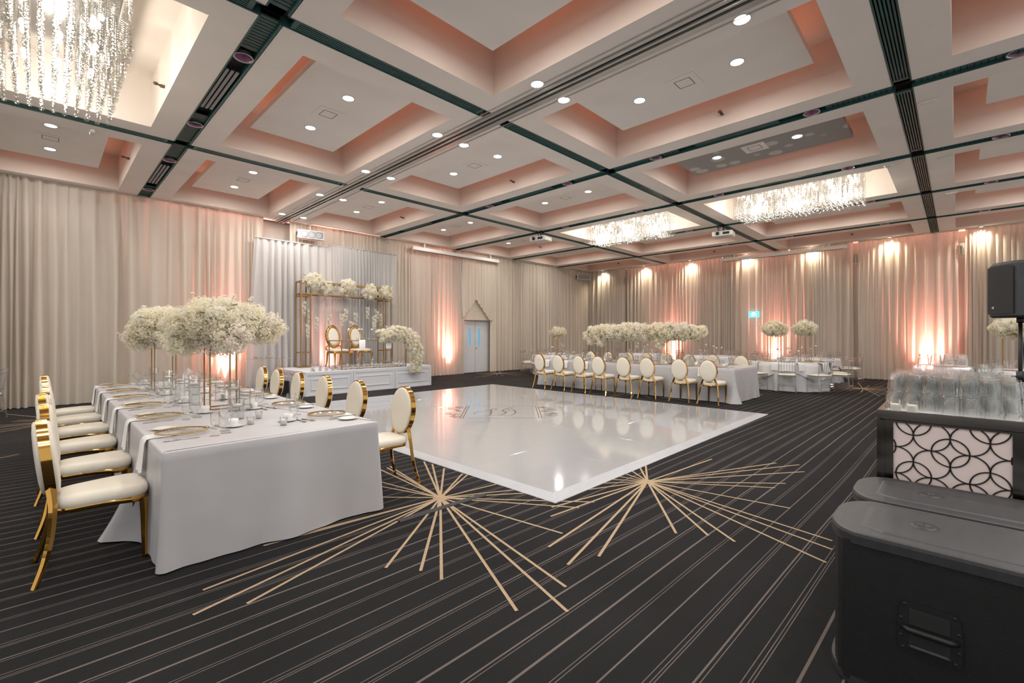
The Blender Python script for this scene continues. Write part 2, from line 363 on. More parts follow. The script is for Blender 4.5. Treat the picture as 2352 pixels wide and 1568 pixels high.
for (i, j, a0, b0, a1, b1) in bays:
    if (i, j) in CHAND: continue
    p0, q0, p1, q1 = a0 + PIN, b0 + PIN, a1 - PIN, b1 - PIN
    pan = put('floating_panel', MB().box(p0, q0, ZP, p1, q1, ZP + .09).mesh('floating_panel', 'patched_plaster' if (i, j) == (4, 1) else 'ceiling_panel_paint'), ceiling)
    led = MB(); z = ZP + .10; e = .05
    for (u0, v0, u1, v1) in ((p0 + .02, q0 + .02, p1 - .02, q0 + .02 + e), (p0 + .02, q1 - .02 - e, p1 - .02, q1 - .02), (p0 + .02, q0 + .08, p0 + .02 + e, q1 - .08), (p1 - .02 - e, q0 + .08, p1 - .02, q1 - .08)):
        led.box(u0, v0, z, u1, v1, z + .02)
    put('cove_light', led.mesh('cove_light', 'cove_led'), pan, label='salmon LED strip hidden above the floating panel')
    xc, yc = (p0 + p1)/2, (q0 + q1)/2
    if i == len(XL) - 2: continue
    for s in (-1, 1): coffer_light(xc, yc + s*.70, ZP, 'downlight in %s coffer from back drapes, %s row from stage wall, %s side' % (ORD[7 - i], ORD[3 - j], 'stage' if s > 0 else 'bar'), 'downlights in the coffer panels')
    g = MB().box(xc - .20, yc - .20, ZP - .006, xc + .20, yc + .20, ZP - .001); put('diffuser_plate', g.mesh('diffuser_plate', 'ceiling_panel_paint'), pan)
    g = MB()
    for u0, v0, u1, v1 in ((-.11, -.11, .11, -.103), (-.11, .103, .11, .11), (-.11, -.11, -.103, .11), (.103, -.11, .11, .11)): g.box(xc + u0, yc + v0, ZP - .008, xc + u1, yc + v1, ZP - .006)
    put('diffuser_slot', g.mesh('diffuser_slot', 'slot_dark'), pan)
# sprinkler heads standing off the far wall of some coffers
spk = cm('sprk', lambda: MB().tube([(0, 0, 0), (-.05, 0, 0)], .022, 8).tube([(-.05, 0, 0), (-.09, 0, .015)], .012, 6).lathe([(.004, -.02), (.03, -.01), (.028, .012), (.004, .02)], 10, (-.10, 0, .01)).mesh('sprinkler', 'sprinkler_brass'))
for x, y, lab in ((7.42, 2.64, 'above the bar end'), (7.42, 7.17, 'above the dance floor'), (7.42, 11.68, 'above the stage end'), (1.18, 7.9, 'beside the nearest chandelier'), (1.18, 11.6, 'above the ghost chair corner'),
                  (19.40, 2.6, 'by the roller screen'), (19.40, 7.2, 'near the back drapes'), (19.40, 11.7, 'near the drape corner'), (13.62, 11.7, 'above the door side')):
    put('sprinkler_head', spk, None, (x, y, 4.955), label='small dark brass sprinkler head on coffer wall ' + lab, cat='sprinkler', group='sprinkler heads in the coffers')
# service slots between the bays
def slot_x(i, j):                                        # runs along y at x = XL[i]
    x = XL[i]; y0, y1 = YL[j] + HA, YL[j + 1] - (HA if j < 3 else 0); n = put('service_slot', MB().box(x - HB, y0 - HA, ZC + .10, x + HB, y1 + HA, ZC + .2).mesh('service_slot', 'slot_dark'), ceiling)
    for s in (-1, 1): put('slot_edge', MB().box(x + s*(HB - .009) - .009, y0, ZC - .003, x + s*(HB - .009) + .009, y1, ZC + .10).mesh('slot_edge', 'slot_green'), n)
    L = y1 - y0
    def mesh_panel(u0, u1):
        mb = MB().box(x - HB + .02, y0 + u0, ZC + .03, x + HB - .02, y0 + u1, ZC + .04); put('perforated_cover', mb.mesh('perforated_cover', 'slot_green'), n)
        mb = MB(); k = int((u1 - u0)/.06)
        for q in range(k): mb.box(x - HB + .02, y0 + u0 + q*.06, ZC + .027, x + HB - .02, y0 + u0 + q*.06 + .012, ZC + .03)
        put('cover_rib', mb.mesh('cover_rib', 'slot_dark'), n)
    mesh_panel(0, .75); mesh_panel(L - 1.35, L - .02)
    mb = MB()
    for q in range(3): mb.box(x - .075 + q*.055, y0 + 1.35, ZC + .015, x - .04 + q*.055, y0 + L - 1.65, ZC + .03)
    put('slot_grille', mb.mesh('slot_grille', 'grille_grey' if i == 2 else 'slot_green'), n)
    if j < 3 or i == 2:
        for yy in (y0 + .92, y0 + 3.37):
            t = thing('slot_spotlight', 'recessed spotlight with purple-tinted rim in a dark ceiling slot', 'spotlight', (x, yy, ZC), 0, 'spotlights in the dark ceiling slots')
            put('rim', cm('srim', lambda: MB().lathe([(.085, .05), (.093, 0), (.105, -.006), (.108, 0)], 20).mesh('rim', 'track_metal')), t)
            put('reflector', cm('sref', lambda: MB().lathe([(.03, .09), (.06, .07), (.088, .002)], 20).mesh('reflector', 'pink_can')), t)
            put('lens', cm('slen', lambda: MB().lathe([(.0005, .089), (.034, .089)], 14).mesh('lens', 'grille_grey')), t)
def slot_y(j, i):                                        # runs along x at y = YL[j]: linear diffuser with five blades
    y = YL[j]; x0, x1 = XL[i] + HB, XL[i + 1] - HB
    if XL[i] == 4.77: x0 += .1
    if XL[i + 1] == 4.77: x1 -= .1
    n = put('service_slot', MB().box(XL[i] - .1, y - HA, ZC + .10, XL[i + 1] + .1, y + HA, ZC + .2).mesh('service_slot', 'slot_dark'), ceiling)
    for s in (-1, 1): put('slot_edge', MB().box(x0, y + s*(HA - .008) - .008, ZC - .003, x1, y + s*(HA - .008) + .008, ZC + .10).mesh('slot_edge', 'slot_green'), n)
    mb = MB()
    for q in range(5): mb.box(x0 + .12, y - .07 + q*.031, ZC + .004, x1 - .12, y - .053 + q*.031, ZC + .03)
    mb.box(x0 + .07, y - .075, ZC + .004, x0 + .12, y + .078, ZC + .03); mb.box(x1 - .12, y - .075, ZC + .004, x1 - .07, y + .078, ZC + .03)
    put('diffuser_blades', mb.mesh('diffuser_blades', 'slot_green'), n)
for i in range(1, len(XL) - 1):
    if XL[i] == 4.77: continue
    for j in range(len(YL) - 1): slot_x(i, j)
for j in range(1, len(YL) - 1):
    for i in range(len(XL) - 1): slot_y(j, i)
put('service_slot', MB().box(XA, YW - .12, ZC - .004, XW, YW, ZC + .05).mesh('service_slot', 'slot_dark'), ceiling)
# operable-wall track at x = 4.77
trk = put('partition_track', MB().box(4.60, YA, ZC + .0, 4.94, YW - .12, ZC + .2).mesh('partition_track', 'track_metal'), None, label='brushed aluminium partition-wall track crossing the whole ceiling', cat='ceiling track')
for dx, wd, m, z0 in ((-.115, .05, 'track_metal', -.018), (-.055, .018, 'slot_dark', -.006), (-.03, .03, 'track_metal', -.03), (.005, .018, 'slot_dark', -.006), (.06, .06, 'track_metal', -.034), (.125, .03, 'track_metal', -.014), (-.235, .012, 'track_metal', -.012), (.235, .012, 'track_metal', -.012)):
    put('track_rail', MB().box(4.77 + dx - wd/2, YA, ZC + z0, 4.77 + dx + wd/2, YW - .13, ZC - .0005).mesh('track_rail', m), trk)
for k, y in enumerate((-2.7, -.55, 1.6, 3.92, 6.08, 8.45, 10.62, 13.02)):
    for x in (4.49, 5.05): coffer_light(x, y, ZC - .001, 'downlight by the partition track, %s from the stage wall, on the %s side' % (ORD[7 - k], 'garland table' if x > 4.77 else 'hydrangea table'), 'downlights along the partition track', power=P_TRACK)
# wall-wash spots hugging the back drapes
for k, y in enumerate((12.75, 10.5, 8.32, 6.05, 3.85, 1.62, -.5)):
    t = thing('wash_light', 'bright warm wall-wash light at the head of the back drapes', 'wall washer', (DX - .20, y, ZC), 0, 'wall-wash lights over the back drapes')
    put('housing', cm('wash', lambda: MB().lathe([(.07, .0), (.075, -.03), (.06, -.035), (.055, -.012)], 14).mesh('housing', 'white_metal')), t)
    put('lens', cm('washl', lambda: MB().lathe([(.0005, -.02), (.055, -.02)], 14).mesh('lens', 'wash_lens')), t)
    lamp('SPOT', 'wash_lamp', (0, 0, -.045), P_WASH*4.5, (1, .86, .64), t, rot=(0, -.12, 0), spot_size=math.radians(130), spot_blend=1, shadow_soft_size=.05)

# small ceiling fittings
det = cm('smoke', lambda: MB().lathe([(.0005, -.045), (.03, -.045), (.05, -.03), (.07, -.02), (.075, 0)], 16).mesh('smoke_detector', 'white_metal'))
for x, y, lb in ((11.35, .95, 'by the corner of the far chandelier bay'), (13.9, 4.35, 'between the projector and the roller screen'), (10.7, 10.9, 'over the far end of the dance floor')):
    put('smoke_detector', det, None, (x, y, ZC), label='white domed smoke detector ' + lb, cat='smoke detector', group='smoke detectors')
bx = cm('sbox', lambda: MB().bbox(-.03, -.09, -.035, .03, .09, 0, .008).box(-.02, -.11, -.02, .02, .11, 0).mesh('ceiling_sensor', 'white_metal'))
for x, y, lb in ((8.6, -.15 + .45, 'right of the striped slot'), (.55, 9.95, 'near the nearest chandelier'), (11.55, -.02 + .2, 'beyond the purple spotlights'), (14.5, .1, 'over the round tables')):
    put('ceiling_sensor', bx, None, (x, y, ZC), label='white oblong sensor box on the ceiling ' + lb, cat='sensor', group='ceiling sensor boxes')

# ------------------------------------------------------------------ drapes
def curtain(name, label, ax, a0, a1, base, zt, m, seed, amp=.045, wl=.17, zb=lambda a: .012, group=None, lean=None, step=.022, cat='curtain'):
    r = random.Random(seed); n = int((a1 - a0)/step) + 2; ph = 0; cols = []; A = amp; out = []
    f = [(r.uniform(.6, 1.6), r.uniform(0, 6.28)) for _ in range(4)]
    for i in range(n):
        a = a0 + (a1 - a0)*i/(n - 1)
        wloc = wl*(1 + .42*math.sin(f[0][0]*a*2.1 + f[0][1]) + .25*math.sin(f[1][0]*a*5.3 + f[1][1])); ph += 2*PI*((a1 - a0)/(n - 1))/max(.06, wloc)
        am = amp*(1 + .5*math.sin(f[2][0]*a*3.7 + f[2][1])); cols.append((a, ph, am))
    rows = []; K = 12
    for k in range(K + 1):
        t = k/K; row = []
        for (a, p, am) in cols:
            b = zb(a); z = zt + (b - zt)*t
            d = am*(math.sin(p) + .35*math.sin(2*p + a) )*(.55 + .45*min(1, t*4))*(1 + .25*t) + .012*math.sin(a*1.7 + t*3)
            aa = a + .012*math.sin(p*.5 + 5*t) + (lean(a, t) if lean else 0)
            row.append((aa, base + d, z) if ax == 'x' else (base + d, aa, z))
        rows.append(row)
    mb = MB().grid(rows)
    o = put(name, mb.mesh(name, m), None, label=label, cat=cat, group=group)
    hb = MB(); hb.box(a0, base - .022, zt - .012, a1, base + .022, zt + .012) if ax == 'x' else hb.box(base - .022, a0, zt - .012, base + .022, a1, zt + .012)
    put('curtain_rail', hb.mesh('curtain_rail', m), o)
    return o
DY, DX = YW - .37, XW - .37
curtain('curtain', 'beige drape behind the ghost chair corner, up to the white stage backdrop', 'x', -5.0, 4.25, DY, 4.755, 'drape_sheer', 1, .055, .26)
curtain('curtain', 'pleated beige drape rising above the white stage backdrop', 'x', 4.95, 9.02, DY, 4.755, 'drape_beige', 2, .04, .15)
curtain('curtain', 'beige drape between stage and double doors, pink glow at its foot', 'x', 9.02, 11.40, DY + .02, 4.755, 'drape_sheer', 3, .04, .15)
vz = lambda a: 2.12 + .80*max(0, 1 - abs(a - 12.02)/.72)
curtain('curtain', 'beige drape parted in an upturned V over the double doors', 'x', 11.36, 12.92, DY - .03, 4.755, 'drape_beige', 4, .02, .12, zb=vz, lean=lambda a, t: (a - 12.02)*.10*math.sin(t*PI))
curtain('curtain', 'beige drape running from the double doors into the far corner', 'x', 12.86, XW - .2, DY, 4.755, 'drape_beige', 5, .05, .19)
segs = [(13.72, 11.6), (11.5, 7.05), (7.0, 4.62), (4.56, 2.62), (2.48, -.02), (-.16, YA + .1)]
segl = ['beside the drape corner', 'behind the garland table, glowing pink', 'under the left half of the roller screen', 'with a pink glow behind the round-table flowers', 'between the bare carpet star and the bar, glowing pink', 'behind the loudspeaker stand']
for k, ((a, b), l) in enumerate(zip(segs, segl)):
    curtain('curtain', 'tall beige back-wall drape ' + l, 'y', b, a, DX, 4.755, 'drape_sheer', 20 + k, .05, .19, group=None)
curtain('stage_backdrop', 'white pleated backdrop drape behind the gold arch, first half nearest the black box', 'x', 3.97, 6.02, 13.575, 4.16, 'drape_white', 31, .045, .16, group=None, lean=lambda a, t: -(.22*t if a < 4.15 else 0))
curtain('stage_backdrop', 'white pleated backdrop drape behind the gold arch, half nearest the double doors', 'x', 6.0, 8.33, 13.555, 4.22, 'drape_white', 32, .045, .14)

# doors under the V
d1 = struct('door_1', MB().box(11.40, YW - .09, 0, 13.0, YW - .001, 2.16).mesh('door_1', 'door_paint'), label='pale grey double doors with slim blue-lit panes')
for x0, x1, wx in ((11.50, 12.20, 11.93), (12.215, 12.92, 12.42)):
    lf = put('door_leaf', MB().bbox(x0, YW - .125, .01, x1, YW - .085, 2.10, .006).mesh('door_leaf', 'door_paint'), d1)
    put('door_pane', MB().box(wx - .05, YW - .129, 1.08, wx + .05, YW - .124, 1.78).mesh('door_pane', 'pane_sky'), d1, label='slim blue-lit door pane')
    fr = MB()
    for a, b, c, d in ((-.075, 1.05, -.05, 1.81), (.05, 1.05, .075, 1.81), (-.05, 1.05, .05, 1.08), (-.05, 1.78, .05, 1.81)): fr.box(wx + a, YW - .135, b, wx + c, YW - .124, d)
    put('pane_frame', fr.mesh('pane_frame', 'white_metal'), d1)
put('door_lock', MB().lathe([(.001, 0), (.02, 0), (.018, .03), (.001, .032)], 10).mesh('door_lock', 'sprinkler_brass'), d1, (12.26, YW - .125, .98), rot=(PI/2, 0, 0))
put('door_head_fill', MB().box(11.30, DY + .06, 2.11, 12.98, DY + .09, 3.2).mesh('door_head_fill', 'drape_beige'), d1)  # beige panel added close behind the drape to brighten the V opening

# pink uplights hidden between drape and wall
def uplight(x, y, lab, rot, power=P_PINK):
    t = thing('uplight', 'black LED uplight on the carpet behind ' + lab, 'uplight', (x, y, 0), 0, 'pink uplights behind the drapes')
    put('lamp_body', cm('upb', lambda: MB().lathe([(.001, .0), (.075, 0), (.085, .02), (.085, .13), (.075, .15), (.07, .14), (.001, .14)], 16).mesh('lamp_body', 'black_plastic')), t)
    lamp('SPOT', 'uplight_lamp', (0, 0, .16), power, (1, .40, .345), t, rot=rot, spot_size=math.radians(74), spot_blend=1, shadow_soft_size=.08)
UP = (PI, 0, 0)
for x, l, p in ((3.35, 'the drape left of the stage backdrop', 1.2), (10.72, 'the drape beside the double doors', 1.2)): uplight(x, YW - .17, l, (PI - .12, 0, 0), P_PINK*3.2*p)
uplight(6.05, 13.655, 'the white stage backdrop', (PI - .10, 0, 0), P_PINK*2.6)
for y, l in ((9.2, 'the garland table drape'), (5.08, 'the drape at the twin flower stands'), (.72, 'the drape beyond the bar')): uplight(XW - .17, y, l, (PI, -.12, 0), P_PINK*3.4)
lamp_pts = None

# roller screens, wall loudspeakers, projectors, exit sign
t = thing('roller_screen', 'long beige roller-screen case above the double-door drape', 'screen', (8.95, DY - .16, 4.48))
put('case', MB().bbox(0, -.06, 0, 4.2, .06, .13, .02).mesh('case', 'ceiling_panel_paint'), t); put('slit', MB().box(.08, -.03, -.006, 4.1, .03, -.0005).mesh('slit', 'slot_dark'), t)
for a in (.5, 3.7): put('bracket', MB().box(a, -.02, .125, a + .05, .02, ZC - 4.483).mesh('bracket', 'white_metal'), t)
t = thing('roller_screen', 'long beige roller-screen case under the ceiling of the back wall', 'screen', (XW - .62, 2.75, 4.53))
put('case', MB().bbox(-.06, 0, 0, .06, 4.3, .13, .02).mesh('case', 'ceiling_panel_paint'), t); [put('bracket', MB().box(-.02, a, .125, .02, a + .05, ZC - 4.533).mesh('bracket', 'white_metal'), t) for a in (.5, 3.7)]; put('slit', MB().box(-.03, .12, -.006, .03, 4.2, -.0005).mesh('slit', 'slot_dark'), t)
def wall_speaker(x, y, z, rz, lab):
    t = thing('wall_loudspeaker', lab, 'loudspeaker', (x, y, z), rz)
    pf = [(-.13, .0), (.13, 0), (.10, .22), (-.10, .22)]
    mb = MB().prism([(-.36, 0), (.36, 0), (.36, .12), (.28, .24), (-.28, .24), (-.36, .12)], -.12, .12, lambda a, b, h: (a, b, h)); put('cabinet', mb.mesh('cabinet', 'white_metal'), t)
    put('grille', MB().box(-.30, -.008, -.10, .34, -.0005, .10).mesh('grille', 'grille_grey'), t)
    for a in (-.18, .02, .22): put('driver', MB().tube([(.088*math.cos(6.2832*i/20), .088*math.sin(6.2832*i/20), 0) for i in range(20)], .003, 5, closed=True).mesh('driver', 'slot_dark'), t, (a, -.012, 0), rot=(PI/2, 0, 0))
    put('horn', MB().lathe([(.001, .01), (.05, 0), (.055, .008)], 16).mesh('horn', 'slot_dark'), t, (-.362, .07, .02), rot=(0, -PI/2, 0))
    put('bracket', MB().tube([(0, .12, .1), (0, .12, .35)], .015, 6).box(-.08, .06, .33, .08, .18, .345).mesh('bracket', 'white_metal'), t)
wall_speaker(5.42, 13.42, 4.42, math.radians(-12), 'white wall loudspeaker above the stage backdrop beside the partition track')
wall_speaker(18.95, 13.45, 4.42, math.radians(-30), 'white wall loudspeaker in the far drape corner')
for x, y, l in ((10.85, 8.42 + .9, 'white ceiling projector beside the farther chandelier'), (14.1, 4.98, 'white ceiling projector between chandelier bay and roller screen')):
    t = thing('projector', l, 'projector', (x, y, 4.42), math.radians(8))
    put('projector_body', MB().bbox(-.22, -.28, 0, .22, .28, .15, .03, 2).mesh('projector_body', 'white_metal'), t)
    put('lens_barrel', MB().tube([(-.21, .12, .075), (-.26, .12, .075)], .05, 14).mesh('lens_barrel', 'black_plastic'), t)
    put('mount_pole', MB().tube([(0, 0, .14), (0, 0, .35)], .025, 10).mesh('mount_pole', 'black_plastic'), t)
    put('cable_bundle', MB().tube([(.05, .1, .15), (.12, .16, .24), (.02, .18, .33), (-.08, .1, .26), (-.02, .02, .33)], .012, 6).mesh('cable_bundle', 'black_cable'), t)
    put('vent', MB().box(-.224, -.2, .04, -.2205, -.02, .11).mesh('vent', 'slot_dark'), t)
t = thing('exit_sign', 'small glowing cyan running-man exit sign on the back drape', 'exit sign', (DX - .13, 5.78, 2.22))
put('sign_box', MB().bbox(-.02, -.185, 0, .02, .185, .22, .006).mesh('sign_box', 'exit_cyan'), t)
mn = MB()
for a in ((-.02, .09, .045, .20), (-.05, .05, -.03, .18), (.02, .03, .04, .11), (-.10, .04, -.08, .17), (.07, .05, .09, .15)): mn.box(-.0235, a[0], a[1], -.0205, a[2], a[3])
put('pictogram', mn.mesh('pictogram', 'exit_white'), t)
put('mount', MB().box(.02, -.02, .08, .12, .02, .12).mesh('mount', 'white_metal'), t)
# gold sconces seen through gaps between the back drapes
for y, l in ((11.55, 'near the drape corner'), (2.55, 'beside the bare carpet star'), (-.09, 'behind the loudspeaker stand')):
    t = thing('wall_sconce', 'pale gold wall sconce in a drape gap ' + l, 'sconce', (DX - .01, y, 3.98), group=None)
    put('back_plate', MB().bbox(-.012, -.06, 0, .012, .06, .36, .006).mesh('back_plate', 'wall_paint'), t)
    put('arm', MB().tube([(-.012, -.035, .05), (-.03, -.035, .05), (-.03, -.035, .30), (-.03, .035, .30), (-.03, .035, .05), (-.012, .035, .05)], .007, 6).mesh('arm', 'gold_satin'), t)
# ================================================================== dance floor
DFX0, DFX1, DFY0, DFY1, DFZ = 3.19, 9.60, 2.57, 10.20, .025
t = thing('dance_floor', 'glossy white panelled dance floor with a monogram at its centre', 'dance floor')
ED = .15; nx, ny = 5, 6; px, py = (DFX1 - DFX0 - 2*ED)/nx, (DFY1 - DFY0 - 2*ED)/ny
pm = cm('dpanel', lambda: MB().bbox(.0012, .0012, 0, px - .0012, py - .0012, DFZ, .0025).mesh('floor_panel', 'dance_white'))
for i in range(nx):
    for j in range(ny): put('floor_panel', pm, t, (DFX0 + ED + i*px, DFY0 + ED + j*py, .0005*((i*3 + j*5) % 3)))
def ramp(p, q, r_, s_):                                  # outer p->q, inner s_->r_
    mb = MB(); k = 7; rows = []
    for j in range(k + 1):
        f = j/k; z = .004 + (DFZ - .004)*f
        rows.append([tuple(Vector((*p, z)).lerp(Vector((*s_, z)), f)), tuple(Vector((*q, z)).lerp(Vector((*r_, z)), f))])
        if j < k: rows.append([tuple(Vector((*p, z + .0035)).lerp(Vector((*s_, z + .0035)), f + .03)), tuple(Vector((*q, z + .0035)).lerp(Vector((*r_, z + .0035)), f + .03))])
    mb.grid(rows, False)
    mb.add([(*p, 0), (*q, 0), (*q, .004), (*p, .004)], [(0, 1, 2, 3)])
    put('edge_ramp', mb.mesh('edge_ramp', 'ramp_white'), t)
O = [(DFX0, DFY0), (DFX1, DFY0), (DFX1, DFY1), (DFX0, DFY1)]; I = [(DFX0 + ED, DFY0 + ED), (DFX1 - ED, DFY0 + ED), (DFX1 - ED, DFY1 - ED), (DFX0 + ED, DFY1 - ED)]
for k in range(4): ramp(O[k], O[(k + 1) % 4], I[(k + 1) % 4], I[k])
# monogram decal: double-sided frame, script letters, line-drawn roses
dz = DFZ + .0022
def mp_(a, b): x, y = fl(1010 + a/8.11, 910 + b/8.11, DFZ); return Vector((x, y, dz))
def smooth_path(pts, n=8):
    P = [Vector(p) for p in pts]; out = []
    for i in range(len(P) - 1):
        p0, p1, p2, p3 = P[max(i - 1, 0)], P[i], P[i + 1], P[min(i + 2, len(P) - 1)]
        for k in range(n):
            u = k/n; out.append(.5*((2*p1) + (p2 - p0)*u + (2*p0 - 5*p1 + 4*p2 - p3)*u*u + (3*p1 - p0 - 3*p2 + p3)*u**3))
    out.append(P[-1]); return out
def stroke(mb, pts, w0, w1=None, sm=True):
    w0 *= .75; w1 = w1*.75 if w1 else None
    P = smooth_path(pts) if sm else [Vector(p) for p in pts]; n = len(P); L, Rr = [], []
    for i, p in enumerate(P):
        d = P[min(i + 1, n - 1)] - P[max(i - 1, 0)]; q = Vector((-d.y, d.x, 0)); q = q.normalized() if q.length > 1e-9 else Vector((1, 0, 0))
        f = math.sin(PI*i/max(1, n - 1)); wd = (w0 + ((w1 or w0) - w0)*f)/2; L.append(tuple(p + q*wd)); Rr.append(tuple(p - q*wd))
    mb.grid([L, Rr], False)
mg = MB()
for a, b in (((505, 175), (375, 410)), ((545, 185), (430, 405)), ((1785, 180), (1850, 397)), ((1830, 180), (1905, 403))): stroke(mg, [mp_(*a), mp_(*b)], .022, sm=False)
for a, b in (((500, 178), (1830, 178)), ((378, 408), (1905, 401))): stroke(mg, [mp_(*a), mp_(*b)], .012, sm=False)
put('monogram_frame', mg.mesh('monogram_frame', 'decal_bronze'), t)
mg = MB()
for pts, w0, w1 in (([(1000, 230), (962, 248), (958, 290), (955, 322), (920, 358)], .01, .05), ([(1000, 230), (1045, 232), (1065, 240), (1030, 256), (985, 258)], .012, .02),
                    ([(945, 246), (800, 275), (690, 292), (640, 310), (645, 328), (672, 322)], .008, .012), ([(1355, 212), (1290, 218), (1190, 250), (1172, 268), (1230, 295), (1212, 322), (1130, 340), (1118, 350)], .012, .04),
                    ([(1355, 212), (1345, 232), (1270, 258), (1230, 268)], .008, .012), ([(1365, 245), (1405, 282), (1412, 305), (1360, 342)], .012, .05), ([(1360, 342), (1250, 362), (1120, 350), (1000, 354), (880, 356), (800, 345)], .01, .012),
                    ([(1440, 238), (1400, 256), (1300, 274), (1130, 294), (1010, 290)], .007, .009)): stroke(mg, [mp_(*p) for p in pts], w0, w1)
put('monogram_lettering', mg.mesh('monogram_lettering', 'decal_bronze'), t)
for (a, b, ra, rb, sd) in ((235, 320, 125, 24, 1), (290, 372, 95, 24, 2), (260, 225, 110, 24, 3), (370, 205, 70, 16, 4), (1950, 205, 100, 12, 5), (2070, 240, 100, 18, 6), (2090, 345, 110, 26, 7), (1960, 275, 70, 14, 8), (2130, 318, 70, 14, 9), (345, 265, 50, 12, 10)):
    rr = random.Random(sd); mg = MB()
    for q in range(4):
        f = 1 - q*.24; o0 = rr.uniform(0, 6)
        stroke(mg, [mp_(a + f*ra*(1 + .16*math.sin(5*u + o0))*math.cos(u), b + f*rb*(1 + .16*math.sin(5*u + o0))*math.sin(u)) for u in [2*PI*k/16 for k in range(15 - q)]], .010)
    put('line_drawn_rose', mg.mesh('line_drawn_rose', 'decal_bronze'), t)
# cable ramp crossing the carpet star
a, b = Vector((*fl(915, 1197), 0)), Vector((*fl(1112, 1136), 0)); dv = (b - a).normalized(); q = Vector((-dv.y, dv.x, 0))
put('cable_cover', MB().prism([(-.035, .003), (.035, .003), (.02, .010), (-.02, .010)], 0, (b - a).length, lambda s_, z, h: tuple(a + dv*h + q*s_ + Vector((0, 0, z)))).mesh('cable_cover', 'cable_ramp'), None, label='flat black tape strip covering a cable across the carpet star', cat='cable cover')

# ================================================================== chairs
def chair_parts():
    bx = lambda z: -.215 - (z - .5)*.10
    def ring():
        mb = MB(); n = 44; A, B, zc = .190, .242, .730; rows = []
        for rr, xo in ((1, -.025), (1, .025), (.93, .025), (.93, -.025), (1, -.025)):
            rows.append([(bx(zc + B*rr*math.sin(2*PI*i/n)) + xo, A*rr*math.cos(2*PI*i/n), zc + B*rr*math.sin(2*PI*i/n)) for i in range(n)])
        for k in range(4): mb.grid([rows[k], rows[k + 1]], True, True)
        return mb.mesh('back_frame', 'gold')
    def pad():
        mb = MB(); n = 36; A, B, zc = .180, .232, .730
        for sgn in (1, -1):
            rows = [[(bx(zc + B*r*math.sin(2*PI*i/n)) + sgn*x, A*r*math.cos(2*PI*i/n)*sgn, zc + B*r*math.sin(2*PI*i/n)) for i in range(n)] for r, x in ((1, .024), (.985, .036), (.93, .043), (.7, .050), (.35, .053), (.001, .054))]
            mb.grid(rows, True, True)
        return mb.mesh('back_cushion', 'cream_leather')
    def outline(n=40, g=1.):
        out = []
        for i in range(n):
            u = 2*PI*i/n; c, s = math.cos(u), math.sin(u); p = 4.2
            x = math.copysign(abs(c)**(2/p), c); y = math.copysign(abs(s)**(2/p), s); X = .022 + .235*x*g; out.append((X, (.205 + .05*(X - .02)/.235*.6)*y*g))
        return out
    def seat():
        rows = [[(x, y, z - .022*(.25 - x)*1.2) for x, y in outline(g=g)] for g, z in ((.97, .430), (1.0, .44), (1.01, .462), (.985, .485), (.9, .500), (.6, .510), (.3, .513), (.001, .514))]
        return MB().grid(rows, True, True).mesh('seat', 'cream_leather')
    def rail():
        rows = [[(x, y, z + .006*math.cos(x*14)) for x, y in outline(g=g)] for g, z in ((.95, .398), (.985, .398), (.985, .434), (.9, .434))]
        return MB().grid(rows, True, True).mesh('seat_rail', 'gold')
    def rear(s): return MB().tube(smooth_path([(-.222, s*.118, .560), (-.214, s*.150, .490), (-.212, s*.178, .42), (-.222, s*.196, .28), (-.250, s*.213, .13), (-.292, s*.232, .0)], 4), [.024 - .0095*(i/20) for i in range(21)], 4, smooth=False, up=(1, 1, 0)).mesh('leg', 'gold')
    def front(s): return MB().tube([(.222, s*.188, .41), (.226, s*.19, .30), (.226, s*.19, .16), (.228, s*.19, 0)], [.025, .022, .018, .013], 4, smooth=False, up=(1, 1, 0)).mesh('leg', 'gold')
    return [('back_frame', ring()), ('back_cushion', pad()), ('seat', seat()), ('seat_rail', rail()), ('leg', rear(1)), ('leg', rear(-1)), ('leg', front(1)), ('leg', front(-1))]
CH = chair_parts()
def gold_chair(x, y, rz, label, group):
    t = thing('dining_chair', label, 'chair', (x, y, 0), rz, group)
    for n, me in CH: put(n, me, t)
rr = random.Random(3)
LY = [4.13, 5.07, 6.02, 6.95, 7.86, 8.72]; RY = [4.12, 5.05, 6.05, 6.92, 7.75, 8.50]
for k in range(6):
    gold_chair(.262 + rr.uniform(-.02, .02), LY[k], rr.uniform(-.05, .05), 'gold oval-back chair at the hydrangea table, drape side, %s from its bare satin end' % ORD[k], 'gold chairs at the hydrangea table')
    gold_chair(2.355 + rr.uniform(-.02, .02) + (.0 if k else .02), RY[k], PI + rr.uniform(-.05, .05), 'gold oval-back chair at the hydrangea table, dance-floor side, %s from its bare satin end' % ORD[k], 'gold chairs at the hydrangea table')
GX = [9.79, 9.76, 9.76, 9.78, 9.87, 9.97, 10.0, 10.02]; GY = [8.48, 7.79, 7.09, 6.52, 5.86, 5.28, 4.50, 3.86]
FY = [4.04, 4.78, 5.46, 6.11, 6.75, 7.38, 8.07, 8.75]
for k in range(8):
    gold_chair(GX[7 - k] + .27, GY[7 - k], rr.uniform(-.06, .06), 'gold oval-back chair at the garland table, dance-floor side, %s from its gathered satin end' % ORD[k], 'gold chairs at the garland table')
    gold_chair(12.50 + rr.uniform(-.03, .03), FY[k], PI + rr.uniform(-.06, .06), 'gold oval-back chair at the garland table, back-drape side, %s from its gathered satin end' % ORD[k], 'gold chairs at the garland table')
